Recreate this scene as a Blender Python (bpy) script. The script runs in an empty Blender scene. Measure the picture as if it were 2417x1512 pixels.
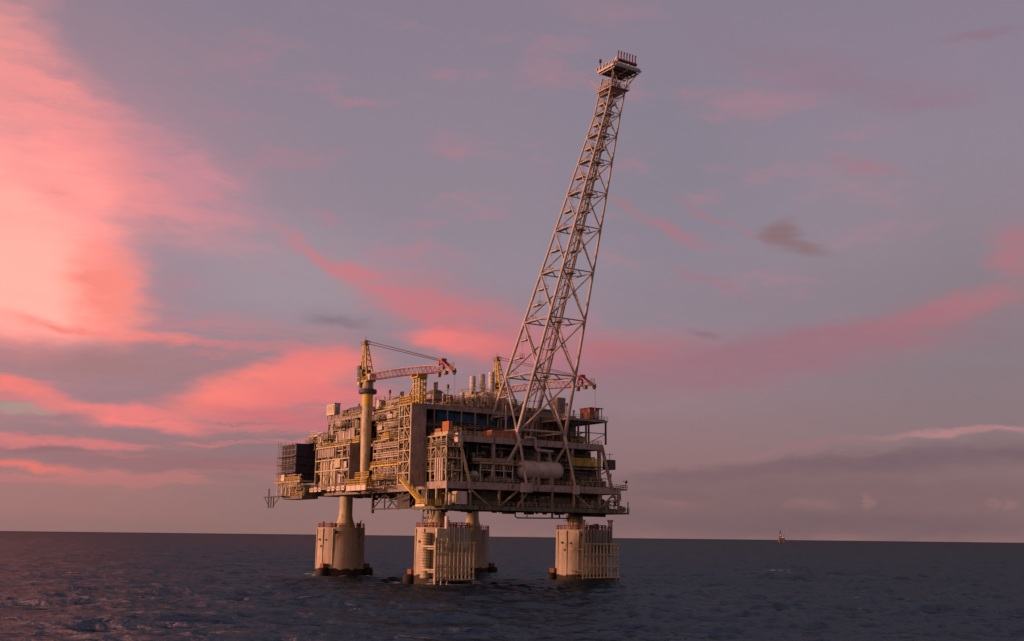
import bpy, math, random
import numpy as np
from mathutils import Matrix, Vector
S = bpy.context.scene
COL = S.collection
R = math.radians

# ------------------------------------------------------------------ camera
cam = bpy.data.cameras.new("camera")
camo = bpy.data.objects.new("camera", cam)
COL.objects.link(camo)
S.camera = camo
cam.sensor_width = 36.0
cam.lens = 36.0 * 2598 / 2417
cam.clip_start = 0.5
cam.clip_end = 200000
PITCH, ROLL, CAMH = R(11.11), R(0.66), 14.4
_c, _s, _cp, _sp = math.cos(ROLL), math.sin(ROLL), math.cos(PITCH), math.sin(PITCH)
def _rp(x, y, z): return Vector((x, y*_cp - z*_sp, y*_sp + z*_cp))
_r, _u, _f = _rp(_c, 0, _s), _rp(-_s, 0, _c), _rp(0, 1, 0)
m = Matrix(((_r.x, _u.x, -_f.x, 0), (_r.y, _u.y, -_f.y, 0), (_r.z, _u.z, -_f.z, CAMH), (0, 0, 0, 1)))
camo.matrix_world = m
S.view_settings.view_transform = 'Standard'
S.view_settings.look = 'None'
S.view_settings.exposure = 0
S.view_settings.gamma = 1
try:
    S.cycles.max_bounces = 5
    S.cycles.diffuse_bounces = 2
    S.cycles.glossy_bounces = 3
    S.cycles.use_denoising = True
except Exception:
    pass

# ------------------------------------------------------------------ sun and sky
SUN_AZ, SUN_EL = -107.0, 4.5          # degrees clockwise from the view direction, degrees up
def lin(r, g, b):
    f = lambda c: (c/255/12.92) if c <= 10 else ((c/255+0.055)/1.055)**2.4
    # the brightest cloud is brighter than the picture can show: its red runs past white
    return (f(r)*(1.6 if r >= 255 and g >= 170 else 1), f(g), f(b), 1)
sl = bpy.data.lights.new("sun", 'SUN')
sl.energy = 3.5
sl.angle = R(4)
sl.color = (1.0, 0.50, 0.33)
so = bpy.data.objects.new("sun", sl)
COL.objects.link(so)
to_sun = Vector((math.sin(R(SUN_AZ))*math.cos(R(SUN_EL)), math.cos(R(SUN_AZ))*math.cos(R(SUN_EL)), math.sin(R(SUN_EL))))
so.rotation_euler = to_sun.to_track_quat('Z', 'Y').to_euler()
so.location = (-300, 100, 200)

W = bpy.data.worlds.new("World")
S.world = W
W.use_nodes = True
nt = W.node_tree
nt.nodes.clear()
N, LK = nt.nodes.new, nt.links.new
def math_(op, a, b=None, c=None, clamp=False):
    n = N('ShaderNodeMath'); n.operation = op; n.use_clamp = clamp
    for i, v in enumerate((a, b, c)):
        if v is None: continue
        if isinstance(v, (int, float)): n.inputs[i].default_value = v
        else: LK(v, n.inputs[i])
    return n.outputs[0]
tc = N('ShaderNodeTexCoord')
sep = N('ShaderNodeSeparateXYZ'); LK(tc.outputs['Generated'], sep.inputs[0])
az = math_('MULTIPLY', math_('ARCTAN2', sep.outputs[0], sep.outputs[1]), 57.29578)
el = math_('MULTIPLY', math_('ARCSINE', sep.outputs[2]), 57.29578)
com = N('ShaderNodeCombineXYZ'); LK(az, com.inputs[0]); LK(el, com.inputs[1])
def noise(vec, scale, detail=4, rough=0.55, sx=1, sy=1, loc=(0, 0, 0), rot=0, col=False):
    mp = N('ShaderNodeMapping'); mp.inputs['Scale'].default_value = (sx, sy, 1); mp.inputs['Location'].default_value = loc
    mp.inputs['Rotation'].default_value = (0, 0, R(rot))
    LK(vec, mp.inputs[0])
    n = N('ShaderNodeTexNoise'); n.inputs['Scale'].default_value = scale; n.inputs['Detail'].default_value = detail
    n.inputs['Roughness'].default_value = rough
    LK(mp.outputs[0], n.inputs['Vector'])
    return n.outputs['Color' if col else 'Fac']
def vmath(op, a, b=None):
    n = N('ShaderNodeVectorMath'); n.operation = op
    for i, v in enumerate((a, b)):
        if v is None: continue
        if isinstance(v, tuple): n.inputs[i].default_value = v
        else: LK(v, n.inputs[i])
    return n.outputs[0]
P0 = com.outputs[0]
# slow and fast warping of the sky coordinates, so that cloud edges feather and curl
w1 = vmath('MULTIPLY', vmath('SUBTRACT', noise(P0, 0.13, 3, 0.5, 1, 1.5, (3, 7, 1), col=True), (0.5, 0.5, 0.5)), (2.2, 1.2, 0))
w2 = vmath('MULTIPLY', vmath('SUBTRACT', noise(P0, 0.8, 4, 0.6, 0.6, 1.6, (1, 2, 4), rot=12, col=True), (0.5, 0.5, 0.5)), (2.0, 1.0, 0))
PS = vmath('ADD', P0, w2)
PW = vmath('ADD', PS, w1)
wisp_a = noise(PW, 0.5, 7, 0.66, 0.45, 2.3, (5, 1, 0), rot=14)
wisp_r = N('ShaderNodeMapRange'); LK(wisp_a, wisp_r.inputs[0]); wisp_r.inputs[1].default_value = .28; wisp_r.inputs[2].default_value = .70
wisp = wisp_r.outputs[0]
cirr = noise(PW, 0.34, 7, 0.62, 0.42, 1.6, (2, 8, 3), rot=24)
band = noise(PW, 0.5, 6, 0.6, 0.16, 2.4, (6, 3, 5), rot=5)

# base: dusk gradient by height above the horizon
mr = N('ShaderNodeMapRange'); LK(el, mr.inputs[0]); mr.inputs[1].default_value = -2; mr.inputs[2].default_value = 60
cr = N('ShaderNodeValToRGB'); LK(mr.outputs[0], cr.inputs[0])
stops = [(-2, (146, 110, 108)), (1, (146, 112, 111)), (4, (145, 113, 118)), (9, (149, 128, 138)), (14, (152, 137, 150)), (22, (143, 130, 146)), (30, (137, 125, 141)), (60, (84, 82, 112))]
E_ = cr.color_ramp.elements
while len(E_) > 1: E_.remove(E_[0])
for i, (e, c) in enumerate(stops):
    el_ = E_[0] if i == 0 else E_.new((e+2)/62)
    el_.position = (e+2)/62; el_.color = lin(*c)
cur = cr.outputs[0]
def mix(fac, a, b):
    n = N('ShaderNodeMix'); n.data_type = 'RGBA'; n.clamp_factor = True
    if isinstance(fac, (int, float)): n.inputs[0].default_value = fac
    else: LK(fac, n.inputs[0])
    for i, v in ((6, a), (7, b)):
        if isinstance(v, tuple): n.inputs[i].default_value = v
        else: LK(v, n.inputs[i])
    return n.outputs[2]
def blob(a, e, ra, re, ang, colr, st, edge=0.0, wis=0.6, coord=None):
    """a bank of cloud centred on azimuth a, elevation e (degrees)"""
    global cur
    mp = N('ShaderNodeMapping'); mp.vector_type = 'TEXTURE'
    mp.inputs['Location'].default_value = (a, e, 0); mp.inputs['Rotation'].default_value = (0, 0, R(ang)); mp.inputs['Scale'].default_value = (ra, re, 1)
    LK(PS if max(ra, re) < 2.2 else PW, mp.inputs[0])
    n = N('ShaderNodeVectorMath'); n.operation = 'LENGTH'; LK(mp.outputs[0], n.inputs[0])
    r = N('ShaderNodeMapRange'); r.interpolation_type = 'SMOOTHERSTEP'; LK(n.outputs['Value'], r.inputs[0])
    r.inputs[1].default_value = 1.7; r.inputs[2].default_value = edge; r.inputs[3].default_value = 0; r.inputs[4].default_value = 1
    k = math_('MULTIPLY_ADD', wisp, wis*2, 1-wis)
    f = math_('MULTIPLY', math_('MULTIPLY', r.outputs[0], k), st, clamp=True)
    cur = mix(f, cur, lin(*colr) if len(colr) == 3 and max(colr) > 20 else (*colr, 1))
def field(src, lo, hi, colr, st, a, e, ra, re):
    """thin cirrus: a noise field faded over a wide region"""
    global cur
    mp = N('ShaderNodeMapping'); mp.vector_type = 'TEXTURE'
    mp.inputs['Location'].default_value = (a, e, 0); mp.inputs['Scale'].default_value = (ra, re, 1); LK(P0, mp.inputs[0])
    n = N('ShaderNodeVectorMath'); n.operation = 'LENGTH'; LK(mp.outputs[0], n.inputs[0])
    r = N('ShaderNodeMapRange'); r.interpolation_type = 'SMOOTHERSTEP'; LK(n.outputs['Value'], r.inputs[0]); r.inputs[1].default_value = 1.4; r.inputs[2].default_value = .4; r.inputs[3].default_value = 0; r.inputs[4].default_value = 1
    q = N('ShaderNodeMapRange'); q.interpolation_type = 'SMOOTHSTEP'; LK(src, q.inputs[0]); q.inputs[1].default_value = lo; q.inputs[2].default_value = hi
    cur = mix(math_('MULTIPLY', math_('MULTIPLY', r.outputs[0], q.outputs[0]), st, clamp=True), cur, lin(*colr))
for b_ in [
(-28.41,13.29,14.77,10.77,0,(200,138,145),0.65,0,0.2),
(24.08,9.52,11.17,7.45,0,(124,112,118),0.5,0,0.1),
(-15.31,13.84,4.76,3.52,0,(156,141,154),0.7,0,0.2),
(-10.53,13.29,5.16,2.79,0,(164,148,157),0.75,0,0.2),
(-4.90,18.76,9.10,4.77,0,(146,133,146),0.5,0,0.2),
(8.86,18.34,6.41,7.06,0,(135,128,142),0.6,0,0.2),
(14.17,12.11,6.70,2.51,0,(142,127,139),0.5,0,0.2),
(-22.77,1.80,9.21,1.29,0,(172,120,116),0.5,0,0.3)
]: blob(*b_)
field(cirr,.50,.72,(184,128,142),.55,-2,17,26,11)
field(band,.50,.62,(228,124,126),.6,-22,6.5,17,4.5)
field(band,.50,.40,(142,118,128),.22,-18,6,18,4.5)
for b_ in [
(-28.29,20.52,2.56,4.44,-38,(255,158,148),0.9,0,0.5),
(-22.96,19.24,5.60,1.96,-40,(246,150,148),0.95,0,0.7),
(-20.18,17.57,5.45,1.75,-28,(236,146,148),0.75,0,0.8),
(-17.05,17.49,4.64,1.61,-33,(206,140,152),0.7,0,0.9),
(-25.75,14.03,4.90,4.18,-15,(255,176,163),1,0.25,0.2),
(-24.38,11.57,3.90,2.23,-12,(255,184,168),1,0.3,0.15),
(-23.67,16.32,2.43,0.75,-30,(240,150,150),0.6,0,0.9),
(-20.70,11.61,1.76,2.35,18,(254,142,130),0.95,0.1,0.35),
(-20.75,9.74,4.68,0.31,-3,(252,140,132),0.8,0,0.6),
(-20.44,8.31,8.21,1.07,0,(166,122,126),0.7,0,0.35),
(-24.51,6.81,2.02,0.40,-12,(255,128,118),0.8,0,0.6),
(-24.22,5.73,1.66,0.33,0,(172,152,140),0.85,0,0.3),
(-12.60,7.35,4.54,0.89,13,(255,132,122),1,0.35,0.35),
(-9.88,8.75,2.37,0.86,12,(244,125,122),0.85,0.1,0.5),
(-10.23,7.01,3.43,0.86,0,(232,120,122),0.8,0.1,0.5),
(-11.24,5.79,4.88,0.55,-6,(216,114,120),0.75,0,0.5),
(-19.45,5.67,3.73,0.47,-9,(252,130,126),0.85,0.1,0.6),
(-22.61,4.30,3.74,0.22,-3,(235,125,122),0.7,0,0.7),
(-22.75,3.75,2.79,0.22,0,(148,106,114),0.8,0,0.4),
(-23.61,3.00,2.93,0.22,-3,(245,122,112),0.8,0,0.6),
(-15.48,3.33,7.71,0.45,0,(156,105,112),0.6,0,0.4),
(-10.69,14.36,2.36,0.30,-33,(200,128,138),0.7,0,0.5),
(-8.32,13.29,2.39,0.37,-25,(206,124,132),0.7,0,0.6),
(-10.05,16.17,0.77,0.30,-10,(176,128,145),0.6,0,0.4),
(-5.60,12.08,3.74,0.88,-22,(205,122,130),0.7,0,0.8),
(-2.89,11.38,4.88,1.55,-20,(206,118,126),0.6,0,0.6),
(-2.42,10.00,2.88,0.62,-4,(255,128,122),1,0.2,0.5),
(0.95,9.67,5.11,1.33,0,(200,114,122),0.6,0,0.5),
(6.07,9.46,4.17,1.10,5,(184,112,122),0.7,0,0.6),
(-9.10,10.85,1.73,0.33,-5,(138,116,128),0.85,0,0.4),
(9.56,8.77,9.07,1.30,4,(158,112,126),0.6,0,0.5),
(7.93,16.21,3.68,0.30,-27,(168,122,134),0.75,0,0.6),
(11.05,16.10,2.55,0.17,-28,(165,120,132),0.6,0,0.6),
(10.53,13.10,2.58,0.26,-25,(162,120,134),0.6,0,0.6),
(21.68,10.93,3.67,0.62,12,(188,116,124),0.7,0,0.6),
(18.86,10.31,5.59,1.00,10,(164,112,124),0.6,0,0.6),
(15.12,9.30,8.71,1.24,6,(156,110,124),0.6,0,0.5),
(25.31,13.66,1.28,1.37,0,(180,115,126),0.6,0,0.7),
(18.46,18.42,1.78,0.40,-14,(164,122,134),0.7,0,0.7),
(21.93,21.27,2.62,0.49,0,(150,120,136),0.5,0,0.8),
(17.00,23.04,6.46,1.18,-18,(146,120,138),0.5,0,0.9),
(24.34,23.89,2.14,0.25,0,(144,114,130),0.5,0,0.6),
(14.12,15.28,0.92,0.63,0,(140,110,114),0.85,0.1,0.3),
(15.12,14.63,1.66,0.35,-14,(140,110,114),0.8,0,0.3),
(9.99,10.46,0.86,0.15,-8,(136,108,122),0.7,0,0.3),
(22.66,5.13,4.51,0.17,2,(176,128,132),0.9,0.1,0.5),
(14.73,4.53,3.08,0.14,8,(156,112,122),0.7,0,0.4),
(21.83,3.89,9.07,0.64,3,(116,92,104),0.8,0.1,0.3),
(11.78,3.28,7.95,0.42,3,(120,94,106),0.6,0,0.3),
(15.86,2.13,18.07,1.20,0,(120,95,103),0.75,0,0.2),
(15.33,1.67,0.93,0.30,0,(148,110,114),0.85,0.2,0.7),
(14.17,1.58,0.24,0.18,0,(146,109,113),0.7,0.2,0.3),
(17.68,1.76,0.24,0.31,0,(150,112,114),0.85,0.2,0.3),
(23.28,1.69,0.26,0.29,0,(148,110,114),0.85,0.2,0.4),
(24.13,1.69,0.43,0.23,0,(148,110,114),0.8,0.2,0.5),
(8.36,1.84,0.85,0.19,0,(146,108,112),0.7,0.1,0.5),
(16.80,0.69,17.74,0.79,0,(114,93,102),0.8,0,0.1),
(-45,42,13,9,0,(3.6,1.25,1.0),1,.0,.3),  # unseen bright cloud above the view, added to pinken the sea
(-54,14,13,16,0,(4.5,1.6,1.25),1,.1,.2)  # unseen bright bank left of the view, added to redden the sea
]: blob(*b_)

# the dusk side behind the camera is darker and bluer
bk = N('ShaderNodeMapRange'); bk.interpolation_type = 'SMOOTHSTEP'; LK(sep.outputs[1], bk.inputs[0])
bk.inputs[1].default_value = 0.55; bk.inputs[2].default_value = -0.5; bk.inputs[3].default_value = 0; bk.inputs[4].default_value = 0.85
cur = mix(bk.outputs[0], cur, lin(126, 108, 116))
# afterglow round the sun, to the left of the view
gl = N('ShaderNodeVectorMath'); gl.operation = 'DOT_PRODUCT'; LK(tc.outputs['Generated'], gl.inputs[0]); gl.inputs[1].default_value = (math.sin(R(SUN_AZ)), math.cos(R(SUN_AZ)), .12)
g2 = N('ShaderNodeMapRange'); g2.interpolation_type = 'SMOOTHSTEP'; LK(gl.outputs['Value'], g2.inputs[0]); g2.inputs[1].default_value = .42; g2.inputs[2].default_value = 1.0; g2.inputs[3].default_value = 0; g2.inputs[4].default_value = 1
cur = mix(g2.outputs[0], cur, (1.9, .85, .5, 1))
# physical sky underneath, low sun
sky = N('ShaderNodeTexSky'); sky.sky_type = 'NISHITA'; sky.sun_disc = False
sky.sun_elevation = R(SUN_EL); sky.sun_rotation = R(SUN_AZ)
bg1 = N('ShaderNodeBackground'); LK(sky.outputs[0], bg1.inputs[0]); bg1.inputs[1].default_value = 0.006
bg2 = N('ShaderNodeBackground'); LK(cur, bg2.inputs[0]); bg2.inputs[1].default_value = 0.95
ad = N('ShaderNodeAddShader'); LK(bg1.outputs[0], ad.inputs[0]); LK(bg2.outputs[0], ad.inputs[1])
out = N('ShaderNodeOutputWorld'); LK(ad.outputs[0], out.inputs[0])
W.cycles.sampling_method = 'MANUAL'
W.cycles.sample_map_resolution = 512

# ------------------------------------------------------------------ materials
def mat(name, col, rough=0.6, metal=0.0, var=0.25, vs=0.6, col2=None, amt=0.35, spec=0.4, bump=0.0):
    mt = bpy.data.materials.new(name); mt.use_nodes = True
    t = mt.node_tree; b = t.nodes['Principled BSDF']
    g = t.nodes.new('ShaderNodeNewGeometry')
    n = t.nodes.new('ShaderNodeTexNoise'); n.inputs['Scale'].default_value = vs; n.inputs['Detail'].default_value = 5; n.inputs['Roughness'].default_value = .65
    mp = t.nodes.new('ShaderNodeMapping'); mp.inputs['Scale'].default_value = (1, 1, .45)
    t.links.new(g.outputs['Position'], mp.inputs[0]); t.links.new(mp.outputs[0], n.inputs['Vector'])
    mr = t.nodes.new('ShaderNodeMapRange'); mr.inputs[1].default_value = .35; mr.inputs[2].default_value = .65; mr.inputs[3].default_value = 1-var; mr.inputs[4].default_value = 1+var
    t.links.new(n.outputs['Fac'], mr.inputs[0])
    mul = t.nodes.new('ShaderNodeVectorMath'); mul.operation = 'SCALE'; mul.inputs[0].default_value = col; t.links.new(mr.outputs[0], mul.inputs['Scale'])
    cout = mul.outputs[0]
    if col2:
        n2 = t.nodes.new('ShaderNodeTexNoise'); n2.inputs['Scale'].default_value = vs*1.7; n2.inputs['Detail'].default_value = 6; n2.inputs['Roughness'].default_value = .7
        mp2 = t.nodes.new('ShaderNodeMapping'); mp2.inputs['Scale'].default_value = (1, 1, .3); mp2.inputs['Location'].default_value = (9, 4, 2)
        t.links.new(g.outputs['Position'], mp2.inputs[0]); t.links.new(mp2.outputs[0], n2.inputs['Vector'])
        r2 = t.nodes.new('ShaderNodeMapRange'); r2.inputs[1].default_value = .66-amt*.4; r2.inputs[2].default_value = .74-amt*.25; t.links.new(n2.outputs['Fac'], r2.inputs[0])
        mx = t.nodes.new('ShaderNodeMix'); mx.data_type = 'RGBA'; t.links.new(r2.outputs[0], mx.inputs[0]); t.links.new(cout, mx.inputs[6]); mx.inputs[7].default_value = (*col2, 1)
        cout = mx.outputs[2]
    t.links.new(cout, b.inputs['Base Color'])
    b.inputs['Roughness'].default_value = rough; b.inputs['Metallic'].default_value = metal; b.inputs['Specular IOR Level'].default_value = spec
    return mt
RUST = (.13, .045, .02)

# ------------------------------------------------------------------ the sea
def sea_mesh():
    rs = np.random.RandomState(11)
    def tile(n, Lt, wind, wdir, amp, cut, chop):
        k = np.fft.fftfreq(n, d=Lt/n)*2*np.pi
        kx, ky = np.meshgrid(k, k, indexing='ij'); kk = np.sqrt(kx**2+ky**2); kk[0, 0] = 1
        Lw = wind**2/9.81
        c = (kx*math.cos(wdir)+ky*math.sin(wdir))/kk
        ph = np.exp(-1/(kk*Lw)**2)/kk**4*(np.abs(c)**4+.06)*np.exp(-(kk*cut)**2); ph[0, 0] = 0
        h = (rs.normal(size=(n, n))+1j*rs.normal(size=(n, n)))*np.sqrt(ph)
        H = np.real(np.fft.ifft2(h)); s = amp/H.std()
        dx = np.real(np.fft.ifft2(1j*kx/kk*h))*s*chop; dy = np.real(np.fft.ifft2(1j*ky/kk*h))*s*chop
        return H*s, dx, dy
    def samp(tl, Lt, x, y, rot):
        c, s = math.cos(rot), math.sin(rot)
        n = tl[0].shape[0]
        u = (x*c+y*s)/Lt*n; v = (-x*s+y*c)/Lt*n
        iu = np.floor(u).astype(int); iv = np.floor(v).astype(int); fu = u-iu; fv = v-iv
        r = []
        for a in tl:
            g = lambda i, j: a[(iu+i) % n, (iv+j) % n]
            r.append(g(0, 0)*(1-fu)*(1-fv)+g(1, 0)*fu*(1-fv)+g(0, 1)*(1-fu)*fv+g(1, 1)*fu*fv)
        h, dx, dy = r
        return h, dx*c-dy*s, dx*s+dy*c
    T1 = tile(512, 310., 8.2, 1.30, .46, .25, 1.3)
    T2 = tile(384, 67., 3.6, .35, .15, .04, 1.0)
    fine = np.radians(np.linspace(-42, 42, 760)); rest = np.radians(np.linspace(45, 315, 91))
    ang = np.concatenate([fine, rest])
    rad = [2., 20, 50, 80]
    r = 100.
    while r < 2600:
        rad.append(r); r += max(.75, r*.0042)
    while r < 120000:
        rad.append(r); r *= 1.12
    rad = np.array(rad)
    Rr, Aa = np.meshgrid(rad, ang, indexing='ij')
    x = Rr*np.sin(Aa); y = Rr*np.cos(Aa)
    h1, dx1, dy1 = samp(T1, 310., x, y, .21); h2, dx2, dy2 = samp(T2, 67., x+500, y, 1.13)
    f1 = np.clip((5000-Rr)/3800, 0, 1); f2 = np.clip((900-Rr)/600, 0, 1)
    side = (np.abs(((Aa+np.pi) % (2*np.pi))-np.pi) < R(44))
    f1 = f1*side; f2 = f2*side
    z = h1*f1+h2*f2
    X = x+dx1*f1+dx2*f2; Y = y+dy1*f1+dy2*f2
    nr, na = Rr.shape
    co = np.stack([X, Y, z], -1).reshape(-1, 3)
    i, j = np.meshgrid(np.arange(nr-1), np.arange(na), indexing='ij'); j2 = (j+1) % na
    f = np.stack([i*na+j, i*na+j2, (i+1)*na+j2, (i+1)*na+j], -1).reshape(-1, 4)[:, ::-1]
    me = bpy.data.meshes.new("sea")
    me.vertices.add(len(co)); me.vertices.foreach_set('co', co.astype(np.float32).ravel())
    me.loops.add(f.size); me.loops.foreach_set('vertex_index', f.astype(np.int32).ravel())
    me.polygons.add(len(f)); me.polygons.foreach_set('loop_start', np.arange(0, f.size, 4, dtype=np.int32)); me.polygons.foreach_set('loop_total', np.full(len(f), 4, np.int32))
    me.polygons.foreach_set('use_smooth', np.ones(len(f), bool))
    me.update(); me.validate()
    return me
sea = bpy.data.objects.new("sea", sea_mesh()); COL.objects.link(sea); sea['kind'] = 'structure'
mt = bpy.data.materials.new("sea_water"); mt.use_nodes = True; t = mt.node_tree; b = t.nodes['Principled BSDF']
t.nodes.remove(b)
dif = t.nodes.new('ShaderNodeBsdfDiffuse'); dif.inputs[0].default_value = (.005, .011, .018, 1)
glo = t.nodes.new('ShaderNodeBsdfGlossy'); glo.inputs['Color'].default_value = (.80, .92, 1, 1)
fre = t.nodes.new('ShaderNodeFresnel'); fre.inputs['IOR'].default_value = 1.33
# unresolved steep facets keep a rough sea from turning into a mirror towards the horizon
cap = t.nodes.new('ShaderNodeMath'); cap.operation = 'MULTIPLY'; cap.inputs[1].default_value = .17; t.links.new(fre.outputs[0], cap.inputs[0])
mxs = t.nodes.new('ShaderNodeMixShader'); t.links.new(cap.outputs[0], mxs.inputs[0]); t.links.new(dif.outputs[0], mxs.inputs[1]); t.links.new(glo.outputs[0], mxs.inputs[2])
# foam: wash round the four shafts, a thin streak line and a few whitecaps
sepp = t.nodes.new('ShaderNodeSeparateXYZ'); t.links.new(t.nodes.new('ShaderNodeNewGeometry').outputs['Position'], sepp.inputs[0])
def tm(op, a, b_=None, c_=None, cl=False):
    n = t.nodes.new('ShaderNodeMath'); n.operation = op; n.use_clamp = cl
    for i_, v_ in enumerate((a, b_, c_)):
        if v_ is None: continue
        if isinstance(v_, (int, float)): n.inputs[i_].default_value = v_
        else: t.links.new(v_, n.inputs[i_])
    return n.outputs[0]
def ring(cx, cy):
    d = tm('SQRT', tm('ADD', tm('POWER', tm('SUBTRACT', sepp.outputs[0], cx), 2), tm('POWER', tm('SUBTRACT', sepp.outputs[1], cy), 2)))
    return tm('DIVIDE', tm('SUBTRACT', 17.5, d), 9, cl=True)
rings = None
for su_, sv_ in ((-1, -1), (1, -1), (-1, 1), (1, 1)):
    px_ = -19.1+37.7*su_*.5563+27.8*sv_*.8310; py_ = 404.8-37.7*su_*.8310+27.8*sv_*.5563
    q_ = ring(px_, py_); rings = q_ if rings is None else tm('MAXIMUM', rings, q_)
FOAM_RINGS = rings
t.links.new(mxs.outputs[0], t.nodes['Material Output'].inputs[0])
g = t.nodes.new('ShaderNodeNewGeometry')
def nz(sc, det, sx, sy, rot):
    mp = t.nodes.new('ShaderNodeMapping'); mp.inputs['Scale'].default_value = (sx, sy, 1); mp.inputs['Rotation'].default_value = (0, 0, rot)
    n = t.nodes.new('ShaderNodeTexNoise'); n.inputs['Scale'].default_value = sc; n.inputs['Detail'].default_value = det; n.inputs['Roughness'].default_value = .6
    t.links.new(g.outputs['Position'], mp.inputs[0]); t.links.new(mp.outputs[0], n.inputs['Vector']); return n
n1 = nz(1.1, 4, .7, 1.2, .4); n2 = nz(.16, 5, .7, 1.2, .2)
b1 = t.nodes.new('ShaderNodeBump'); b1.inputs['Strength'].default_value = 1; b1.inputs['Distance'].default_value = .2; t.links.new(n1.outputs['Fac'], b1.inputs['Height'])
b2 = t.nodes.new('ShaderNodeBump'); b2.inputs['Strength'].default_value = 1; b2.inputs['Distance'].default_value = 1.0; t.links.new(n2.outputs['Fac'], b2.inputs['Height']); t.links.new(b1.outputs[0], b2.inputs['Normal'])
for n_ in (glo, fre): t.links.new(b2.outputs[0], n_.inputs['Normal'])
# patches ruffled by the wind and slicker lanes
n3 = nz(.012, 4, .5, 1.5, .1); m3 = t.nodes.new('ShaderNodeMapRange'); m3.inputs[1].default_value = .35; m3.inputs[2].default_value = .65; m3.inputs[3].default_value = .06; m3.inputs[4].default_value = .18
t.links.new(n3.outputs['Fac'], m3.inputs[0]); t.links.new(m3.outputs[0], glo.inputs['Roughness'])
fo = nz(.45, 7, .6, 1.3, .3); fo2 = nz(.05, 9, .35, 1.6, .25)
fa_ = tm('MULTIPLY', tm('SUBTRACT', tm('ADD', fo.outputs['Fac'], tm('MULTIPLY', FOAM_RINGS, .22)), .63), 9, cl=True)
near_ = tm('DIVIDE', tm('SUBTRACT', 760, sepp.outputs[1]), 200, cl=True)
fb_ = tm('MULTIPLY', tm('SUBTRACT', tm('MULTIPLY', fo2.outputs['Fac'], tm('ADD', .72, tm('MULTIPLY', fo.outputs['Fac'], .5))), .68), 16, cl=True)
fb_ = tm('MULTIPLY', fb_, near_)
fa_ = tm('MULTIPLY', fa_, tm('GREATER_THAN', FOAM_RINGS, .001))
fm = tm('MULTIPLY', tm('MAXIMUM', fa_, tm('MULTIPLY', fb_, .5)), .7)
fd = t.nodes.new('ShaderNodeBsdfDiffuse'); fd.inputs[0].default_value = (.75, .77, .8, 1)
mf = t.nodes.new('ShaderNodeMixShader'); t.links.new(fm, mf.inputs[0]); t.links.new(mxs.outputs[0], mf.inputs[1]); t.links.new(fd.outputs[0], mf.inputs[2]); t.links.new(mf.outputs[0], t.nodes['Material Output'].inputs[0])
sea.data.materials.append(mt)

# ------------------------------------------------------------------ platform frame: u along the near-left face, v along the near-right face
AU = R(-56.2)
U3 = Vector((math.cos(AU), math.sin(AU), 0)); V3 = Vector((-math.sin(AU), math.cos(AU), 0)); O3 = Vector((-19.1, 404.8, 0))
def wpos(u, v, z): return O3 + U3*u + V3*v + Vector((0, 0, z))
rng = random.Random(5)

MT = {
 'concrete': mat('concrete', (.40, .31, .235), .85, var=.16, vs=.25, col2=(.24, .12, .07), amt=.22),
 'cream':  mat('cream_paint', (.45, .36, .225), .55, var=.2, col2=RUST, amt=.25),
 'pale':   mat('pale_paint', (.56, .45, .38), .5, var=.15, col2=RUST, amt=.15),
 'tan':    mat('tan_steel', (.31, .245, .155), .55, var=.25, col2=RUST, amt=.4),
 'grey':   mat('grey_steel', (.30, .24, .21), .5, var=.25, col2=RUST, amt=.3),
 'towerp': mat('tower_paint', (.40, .33, .31), .5, var=.15, col2=RUST, amt=.2),
 'tankp':  mat('tank_paint', (.52, .42, .36), .5, var=.12, col2=RUST, amt=.15),
 'girder': mat('girder_paint', (.34, .26, .23), .5, var=.2, col2=RUST, amt=.35),
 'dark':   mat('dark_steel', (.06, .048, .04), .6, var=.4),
 'olive':  mat('olive_panel', (.14, .125, .085), .7, var=.35, col2=(.03, .02, .015), amt=.4),
 'brown':  mat('brown_panel', (.28, .22, .20), .7, var=.2, col2=(.08, .04, .03), amt=.3),
 'yellow': mat('yellow_paint', (.52, .34, .05), .5, var=.2, col2=RUST, amt=.3),
 'red':    mat('red_paint', (.28, .06, .06), .5, var=.2),
 'pink':   mat('faded_red_paint', (.44, .28, .25), .5, var=.25),
 'blue':   mat('blue_sheeting', (.015, .07, .15), .7, var=.4, vs=.9),
 'orange': mat('orange_paint', (.48, .17, .06), .55, var=.15, vs=1.2, col2=(.25, .06, .02), amt=.3),
 'redbrown': mat('red_brown_paint', (.30, .10, .08), .6, var=.2),
 'net':    mat('navy_netting', (.030, .030, .060), .9, var=.4, vs=1.5),
 'navy':   mat('navy_louvre', (.04, .045, .07), .6, var=.3),
 'silver': mat('aluminium_cladding', (.46, .40, .38), .45, metal=.0, var=.15, vs=1.2),
 'rubber': mat('black_rubber', (.02, .016, .016), .8, var=.4),
 'rust':   mat('rusty_steel', (.19, .06, .03), .8, var=.35),
 'cable':  mat('cable', (.09, .05, .06), .6),
}
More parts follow.
